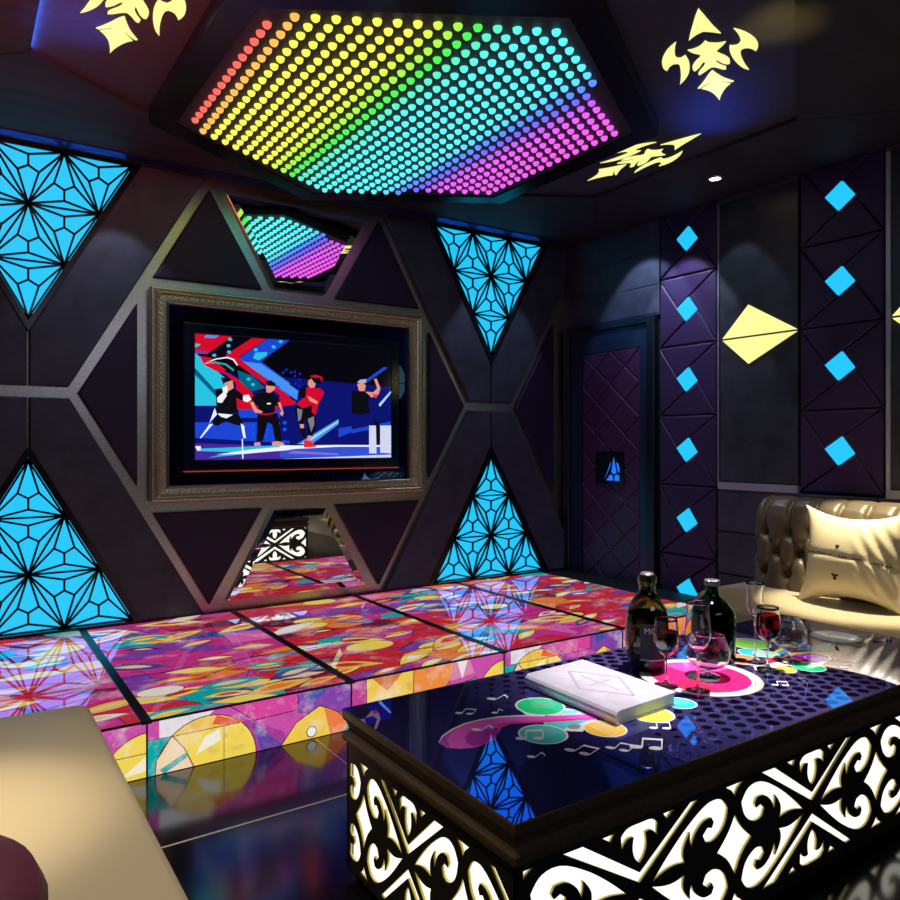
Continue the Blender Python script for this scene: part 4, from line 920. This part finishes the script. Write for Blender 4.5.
# glowing fretwork
FS = dict(V=[(-.264, .172), (-.200, .171), (0, .046), (.200, .171), (.232, .171), (.0, .020)],
          T=[(-.066, .122), (-.068, .155), (-.045, .170), (0, .172), (.045, .170), (.068, .155), (.066, .122), (.045, .142), (.022, .142), (.026, .112), (.018, .088), (0, .070), (-.018, .088), (-.026, .112), (-.022, .142), (-.045, .142)],
          s1=[(-.134, .171), (-.090, .171), (-.105, .153)],
          c=[(-.04, .171), (.04, .171), (.014, .156), (0, .137), (-.014, .156)],
          scroll=[(-.047, .006), (-.122, .066), (-.192, .112), (-.272, .148), (-.330, .145), (-.364, .111), (-.345, .066), (-.300, .040), (-.264, .045), (-.252, .066), (-.272, .082), (-.292, .076), (-.300, .090), (-.290, .105), (-.254, .103), (-.220, .080), (-.204, .050), (-.198, .070), (-.199, .090), (-.173, .058), (-.170, .033), (-.178, .016), (-.118, .022)],
          star=[(0, .085), (.031, .042), (.080, .0), (.033, -.035), (0, -.085), (-.033, -.035), (-.080, 0), (-.031, .042)])
def fret(fr, a0, a1, centres, half, zc, name):
    """centres of the X knots; half = distance from a knot to the star between two knots"""
    kx = half/.395; hs = []
    def put(p, cx, sx, sz):
        q = [(cx+a*sx*kx, zc+b*sz) for a, b in p]
        q = clip(q, a0+.022, zc-.178, a1-.022, zc+.178)
        if len(q) > 2 and abs(area(q)) > .00012: hs.append(q if area(q) < 0 else q[::-1])
    sc_ = {k: smooth2(v, 4, 48) for k, v in FS.items()}
    for cx in centres:
        for sz in (1, -1):
            put(FS['V'], cx, 1, sz); put(sc_['T'], cx, 1, sz); put(FS['s1'], cx, 1, sz); put(FS['s1'], cx, -1, sz)
            for sx_ in (1, -1): put(sc_['scroll'], cx, sx_, sz)
    for cx in [centres[0]-half]+[c+half for c in centres]:
        put(sc_['star'], cx, 1, 1)
        for sz in (1, -1): put(FS['c'], cx, 1, sz)
    outer = rect(a0, .032, a1, .425)
    o = holes(name, fr, outer, hs, -.008, .0, [M_fret, mat('brass_cut_edge', (.75, .6, .12), .5)], t)
    for f in o.data.polygons:
        c = Vector(f.center)+Vector(t.location); q = (c-fr.o); a, b_ = q.dot(fr.u), q.dot(fr.v)
        if abs(f.normal.dot(fr.n)) < .5 and a0+.002 < a < a1-.002 and .034 < b_ < .423: f.material_index = 1
    return o
B0 = .012
fret(FY(TY0+B0), TX0+B0, TX1-B0, [1.465, 2.255, 3.045], .395, .243, 'fretwork_panel')
FB = Fr((0, TY1-B0, 0), (1, 0, 0), (0, 0, 1), (0, 1, 0)); fret(FB, TX0+B0, TX1-B0, [1.465, 2.255, 3.045], .395, .243, 'fretwork_panel')
FL = Fr((TX0+B0, 0, 0), (0, 1, 0), (0, 0, 1), (-1, 0, 0)); fret(FL, TY0+B0, TY1-B0, [1.217, 1.738, 2.259], .2605, .222, 'fretwork_panel')
FR_ = Fr((TX1-B0, 0, 0), (0, 1, 0), (0, 0, 1), (1, 0, 0)); fret(FR_, TY0+B0, TY1-B0, [1.217, 1.738, 2.259], .2605, .243, 'fretwork_panel')
obj('light_box', boxb(TX0+B0+.016, TY0+B0+.016, .034, TX1-B0-.016, TY1-B0-.016, .42), M_warmlight, t)
obj('plinth', boxb(TX0+.035, TY0+.035, .002, TX1-.035, TY1-.035, .024), M_black, t)
obj('glow_stop_board', boxb(TX0+.014, TY0+.014, .024, TX1-.014, TY1-.014, .0335), M_black, t)  # added under the light box to keep its glow off the floor

# ------------------------------------------------------------------ things on the table
ZT0 = TZ+.001
def glass_prof(kind):
    """outer then inner wall of each glass"""
    if kind == 'wine': o_ = [(0, 0), (.040, 0), (.040, .003), (.012, .008), (.0055, .018), (.0045, .05), (.0055, .098), (.016, .108), (.034, .125), (.042, .150), (.043, .18), (.040, .205), (.038, .236)]
    if kind == 'goblet': o_ = [(0, 0), (.040, 0), (.040, .003), (.012, .008), (.005, .018), (.0045, .08), (.006, .125), (.018, .140), (.036, .165), (.043, .195), (.042, .215), (.038, .25), (.037, .275), (.039, .303)]
    if kind == 'flute': o_ = [(0, 0), (.034, 0), (.034, .003), (.010, .008), (.004, .018), (.0035, .10), (.005, .155), (.012, .175), (.025, .205), (.030, .225), (.029, .25), (.031, .28), (.034, .309)]
    if kind == 'snifter': o_ = [(0, 0), (.042, 0), (.042, .003), (.012, .007), (.007, .014), (.008, .022), (.03, .030), (.062, .048), (.076, .072), (.074, .10), (.063, .130), (.054, .155)]
    if kind == 'snifter2': o_ = [(0, 0), (.042, 0), (.042, .003), (.012, .007), (.006, .018), (.006, .040), (.03, .048), (.056, .066), (.066, .09), (.062, .125), (.050, .150), (.042, .166)]
    return o_
def smoothp(p, n=3):
    out = []
    for i in range(len(p)-1):
        p0 = Vector(p[max(i-1, 0)]); p1 = Vector(p[i]); p2 = Vector(p[i+1]); p3 = Vector(p[min(i+2, len(p)-1)])
        for k in range(n):
            s = k/n; q = .5*((2*p1)+(p2-p0)*s+(2*p0-5*p1+4*p2-p3)*s*s+(3*p1-p0-3*p2+p3)*s**3)
            out.append((max(q.x, 0) if i else p1.x+(p2.x-p1.x)*s, q.y if i else p1.y+(p2.y-p1.y)*s))
    return out+[tuple(p[-1])]
def glass(x, y, kind, label, fill=None, group=None):
    t = thing('drinking_glass', label, 'glass', (x, y, ZT0), group)
    o_ = glass_prof(kind)
    op = o_[:4]+smoothp(o_[4:], 3)
    # inner wall from the rim down to the bowl floor
    st = next(i for i, q in enumerate(o_) if i > 4 and q[0] > .011)
    bowl = smoothp(o_[st:], 3); th = .0016
    inner = [(max(r-th, .0005), z+.0005) for r, z in bowl][::-1]
    bm = bmesh.new(); lathe(bm, x, y, ZT0, op+inner+[(0, inner[-1][1]+.002)], 36); wipe(bm)
    obj('glass_body', bm, M_glass, t, smooth=True)
    if fill:
        lv, m = fill; pr = [(r-th-.0006, z+.0007) for r, z in bowl if z < lv]
        bm = bmesh.new(); lathe(bm, x, y, ZT0, [(0, pr[0][1]+.002)]+[(max(r, .0004), z+.001) for r, z in pr]+[(0, pr[-1][1]+.001)], 36); wipe(bm)
        obj('wine', bm, m, t, smooth=False)
    return t
glass(2.090, 1.701, 'wine', 'stemmed wine glass of dark wine in front of the dark bottle with a black label', (.195, M_wineop))
glass(2.143, 1.610, 'goblet', 'empty tall stemmed glass standing on the pink record print')
glass(2.307, 1.690, 'snifter', 'round bellied brandy glass on the pink record, in front of the green bottle')
glass(2.602, 1.695, 'flute', 'slender tall flute glass right of the green bottle')
glass(2.557, 1.613, 'wine', 'small stemmed glass of red wine in front of the flute glass', (.205, M_wine))
glass(2.738, 1.639, 'snifter2', 'round bellied brandy glass rightmost on the table')
def bottle(x, y, prof_, m, label, name='liquor_bottle'):
    t = thing(name, label, 'bottle', (x, y, ZT0))
    p = prof_[:2]+smoothp(prof_[2:], 3)
    inn = [(max(r-.004, .001), z) for r, z in p[2:]][::-1]
    inn[-1] = (inn[-1][0], inn[-1][1]+.006)
    bm = bmesh.new(); lathe(bm, x, y, ZT0, p+inn+[(0, inn[-1][1])], 40); wipe(bm); obj('bottle_body', bm, m, t, smooth=True)
    return t
p1 = [(0, 0), (.052, 0), (.066, .018), (.074, .05), (.079, .10), (.079, .15), (.077, .19), (.070, .225), (.056, .255), (.040, .275), (.031, .292), (.030, .315), (.034, .325), (.034, .348), (.030, .352)]
b = bottle(2.188, 1.868, p1, M_bottle_b, 'dark rounded liquor bottle with black label behind the book')
bm = bmesh.new(); lathe(bm, 2.188, 1.868, ZT0, [(0, .008), (.046, .008), (.060, .018), (.069, .05), (.0742, .10), (.0742, .15), (.0722, .19), (.068, .212), (0, .212)], 40); wipe(bm)
obj('liquor', bm, mat('dark_liquor', (.018, .005, .003), .05), b, smooth=False)
bm = bmesh.new(); lathe(bm, 2.188, 1.868, ZT0, [(0, .340), (.024, .340), (.026, .356), (.020, .362), (0, .362)], 30); wipe(bm); obj('cap', bm, M_stopper, b, smooth=False)
# curved black label facing the camera
def curved(x, y, r, a0, a1, z0, z1, th=.0008, n=16):
    bm = bmesh.new(); G = []
    for k in range(n+1):
        a = a0+(a1-a0)*k/n
        G.append([bm.verts.new((x+q*math.cos(a), y+q*math.sin(a), z)) for q, z in ((r, z0), (r, z1), (r+th, z1), (r+th, z0))])
    for A_, B_ in zip(G, G[1:]):
        for j in range(4): bm.faces.new((A_[j], A_[(j+1) % 4], B_[(j+1) % 4], B_[j]))
    bm.faces.new(G[0]); bm.faces.new(G[-1][::-1]); wipe(bm); return bm
fc = math.atan2(-1.868, -2.188)
lab = obj('label', curved(2.188, 1.868, .0795, fc-.30, fc+.80, ZT0+.055, ZT0+.185), M_label, b)
obj('label_border', curved(2.188, 1.868, .0798, fc-.31, fc+.81, ZT0+.052, ZT0+.055, .001), M_labelink, lab)
bm = text_bm('MO', .030, Fr((0, 0, 0), (1, 0, 0), (0, 0, 1), (0, 1, 0)), 0, 0, 0)
for v in bm.verts:
    a = fc-.14+v.co.x/.08; z = v.co.z; r_ = .0806+v.co.y
    v.co = Vector((2.188+r_*math.cos(a), 1.868+r_*math.sin(a), ZT0+.150+z))
wipe(bm); obj('label_lettering', bm, M_labelink, lab)
p2 = [(0, 0), (.082, 0), (.087, .008), (.088, .05), (.088, .12), (.087, .17), (.080, .195), (.060, .220), (.036, .240), (.026, .255), (.024, .285), (.025, .296)]
b = bottle(2.515, 1.824, p2, M_bottle_g, 'broad green glass bottle with ribbed cap beside the plum column')
bm = bmesh.new(); lathe(bm, 2.515, 1.824, ZT0, [(0, .006), (.080, .006), (.0835, .05), (.0835, .16), (.078, .188), (0, .188)], 40); wipe(bm); obj('liquor', bm, mat('brown_liquor', (.010, .008, .003), .05), b)
bm = bmesh.new()
prism(bm, Top(ZT0), [(2.515+(.028+(.002 if k % 2 else 0))*math.cos(PI*k/18), 1.824+(.028+(.002 if k % 2 else 0))*math.sin(PI*k/18)) for k in range(36)], .288, .309, .003); wipe(bm)
obj('cap', bm, M_stopper, b)
# book
t = thing('hardback_book', 'white iridescent hardback book lying on the coffee table', 'book', (1.81, 1.76, ZT0))
bx = Fr((1.672, 1.540, ZT0), Vector((.2965, .018, 0)).normalized(), Vector((.006, .42, 0)).normalized(), (0, 0, 1))
W_, D_, TH = .292, .425, .042
def boxf(fr, a0, b0, a1, b1, h0, h1, bev=0): return pris(fr, rect(a0, b0, a1, b1), h0, h1, bev, None, 2)
# cover: rounded spine profile swept along the book's length
pf = [(0.0, 0), (W_, 0), (W_, .0035), (.012, .0035), (.005, .012), (.004, .021), (.005, .030), (.012, TH-.0035), (W_, TH-.0035), (W_, TH), (.012, TH), (.003, TH-.004), (-.004, .030), (-.006, .021), (-.004, .012), (0, .003)]
bm = bmesh.new(); r0 = [bm.verts.new(bx(a, 0, h)) for a, h in pf]; r1 = [bm.verts.new(bx(a, D_, h)) for a, h in pf]
for i in range(len(pf)): bm.faces.new((r0[i], r0[(i+1) % len(pf)], r1[(i+1) % len(pf)], r1[i]))
bm.faces.new(r0); bm.faces.new(r1[::-1]); wipe(bm); cv = obj('cover', bm, M_book, t)
obj('pages', boxf(bx, .008, .004, W_-.006, D_-.004, .004, TH-.004), M_page, t)
M_dec = mat('pearl_cover_pattern', (.55, .50, .62), .25, coat=.4)
bm = bmesh.new()
import itertools
pts = [(.15, .36), (.25, .21), (.15, .06), (.05, .21)]
for a, b2 in zip(pts, pts[1:]+pts[:1]): bar(bm, bx, a, b2, .010, TH, TH+.0003)
bar(bm, bx, (.10, .21), (.20, .21), .008, TH, TH+.0004); bar(bm, bx, (.15, .30), (.15, .12), .008, TH, TH+.0005)
wipe(bm); obj('cover_pattern', bm, M_dec, cv)

# ------------------------------------------------------------------ lights
def spot(name, loc, tgt, power, col, size, blend, rad=.05):
    l = bpy.data.lights.new(name, 'SPOT'); l.energy = power; l.color = col; l.spot_size = math.radians(size); l.spot_blend = blend; l.shadow_soft_size = rad
    o = bpy.data.objects.new(name, l); C.objects.link(o); o.location = loc
    o.rotation_euler = (Vector(tgt)-Vector(loc)).to_track_quat('-Z', 'Y').to_euler(); return o
def arealight(name, loc, tgt, power, col, sx_, sy_):
    l = bpy.data.lights.new(name, 'AREA'); l.shape = 'RECTANGLE'; l.size = sx_; l.size_y = sy_; l.energy = power; l.color = col
    o = bpy.data.objects.new(name, l); C.objects.link(o); o.location = loc
    o.rotation_euler = (Vector(tgt)-Vector(loc)).to_track_quat('-Z', 'Y').to_euler(); return o
WARM = (1, .83, .55)
spot('sofa_downlight', (4.42, 2.10, 3.16), (4.24, 2.12, .7), 1000, (1, .86, .58), 24, .6)
spot('sofa_wash', (3.9, 2.3, 3.16), (4.2, 2.2, .6), 45, (1, .85, .6), 60, .8)
spot('table_downlight', (2.45, 1.75, 3.02), (2.20, 1.72, .53), 520, (1, .93, .9), 36, .9)
spot('near_sofa_downlight', (-.05, 2.12, 3.16), (-.05, 2.12, .45), 420, (1, .85, .55), 22, 1.)
spot('near_sofa_wash', (.1, 1.9, 3.16), (.1, 1.9, .45), 230, (1, .86, .66), 60, 1.)
spot('column_scallop', (4.36, 3.66, 3.15), (4.72, 3.66, 2.0), 58, (.65, .7, 1), 62, .25, .02)
spot('bay_scallop', (4.45, 3.2, 3.15), (4.72, 3.2, 2.0), 9, (.6, .75, 1), 60, .25, .02)
spot('door_header_scallop', (4.3, 4.05, 3.15), (4.74, 4.05, 2.2), 40, (.5, .7, 1), 70, .3, .02)
spot('door_glow', (4.2, 4.5, 2.6), (4.74, 4.45, 2.2), 2.5, (.1, .2, 1), 70, 1., .02)
spot('left_wall_scallop', (.9, 4.45, 3.15), (.85, 4.98, 1.9), 16, (.6, .7, 1), 60, .3, .02)
spot('right_wall_scallop', (3.9, 4.45, 3.15), (3.88, 4.98, 1.9), 22, (.5, .65, 1), 60, .3, .02)
# blue strip in the tray edge; added spots below imitate coloured glows
arealight('blue_cove_left', (.302, 3.15, Z_C+.011), (.9, 3.15, Z_C+.012), 1.6, (.06, .22, 1), 1.35, .018)
spot('blue_tray_fill_left', (.60, 3.45, 2.70), (.46, 3.50, 3.2), 16, (.06, .20, 1), 56, 1., .01)
spot('blue_tray_fill_right', (3.80, 2.78, 2.80), (3.56, 2.55, 3.2), 9, (.05, .12, 1), 76, 1., .01)
spot('yellow_tray_fill', (3.03, 1.86, 2.80), (3.02, 1.84, 3.2), 5, (1, .85, .15), 62, 1., .01)
spot('red_haze_fill', (-.1, 1.9, 2.3), (.1, 2.9, 3.2), 260, (1, .17, .10), 84, 1.)  # added spot imitating a red flare haze on the ceiling
# added soft fill light, hung behind the camera
arealight('rear_fill_light', (1.6, -1.2, 2.9), (2.6, 4.2, 1.4), 15, (.72, .74, 1), 1.6, .8)
w = bpy.data.worlds.new('World'); bpy.context.scene.world = w; w.use_nodes = True
w.node_tree.nodes['Background'].inputs[0].default_value = (.02, .02, .04, 1)

# ------------------------------------------------------------------ camera and view
cam = bpy.data.cameras.new('Camera'); co = bpy.data.objects.new('Camera', cam); C.objects.link(co)
co.location = (0, 0, H); co.rotation_euler = (PI/2, 0, -.57694)
cam.sensor_width = 36; cam.lens = 36*734.83/900; cam.shift_x = 20/900; cam.shift_y = -6.06/900; cam.clip_start = .02
sc = bpy.context.scene; sc.camera = co
vs = sc.view_settings; vs.view_transform = 'Standard'; vs.look = 'None'; vs.gamma = 1; vs.use_curve_mapping = False; vs.exposure = 0
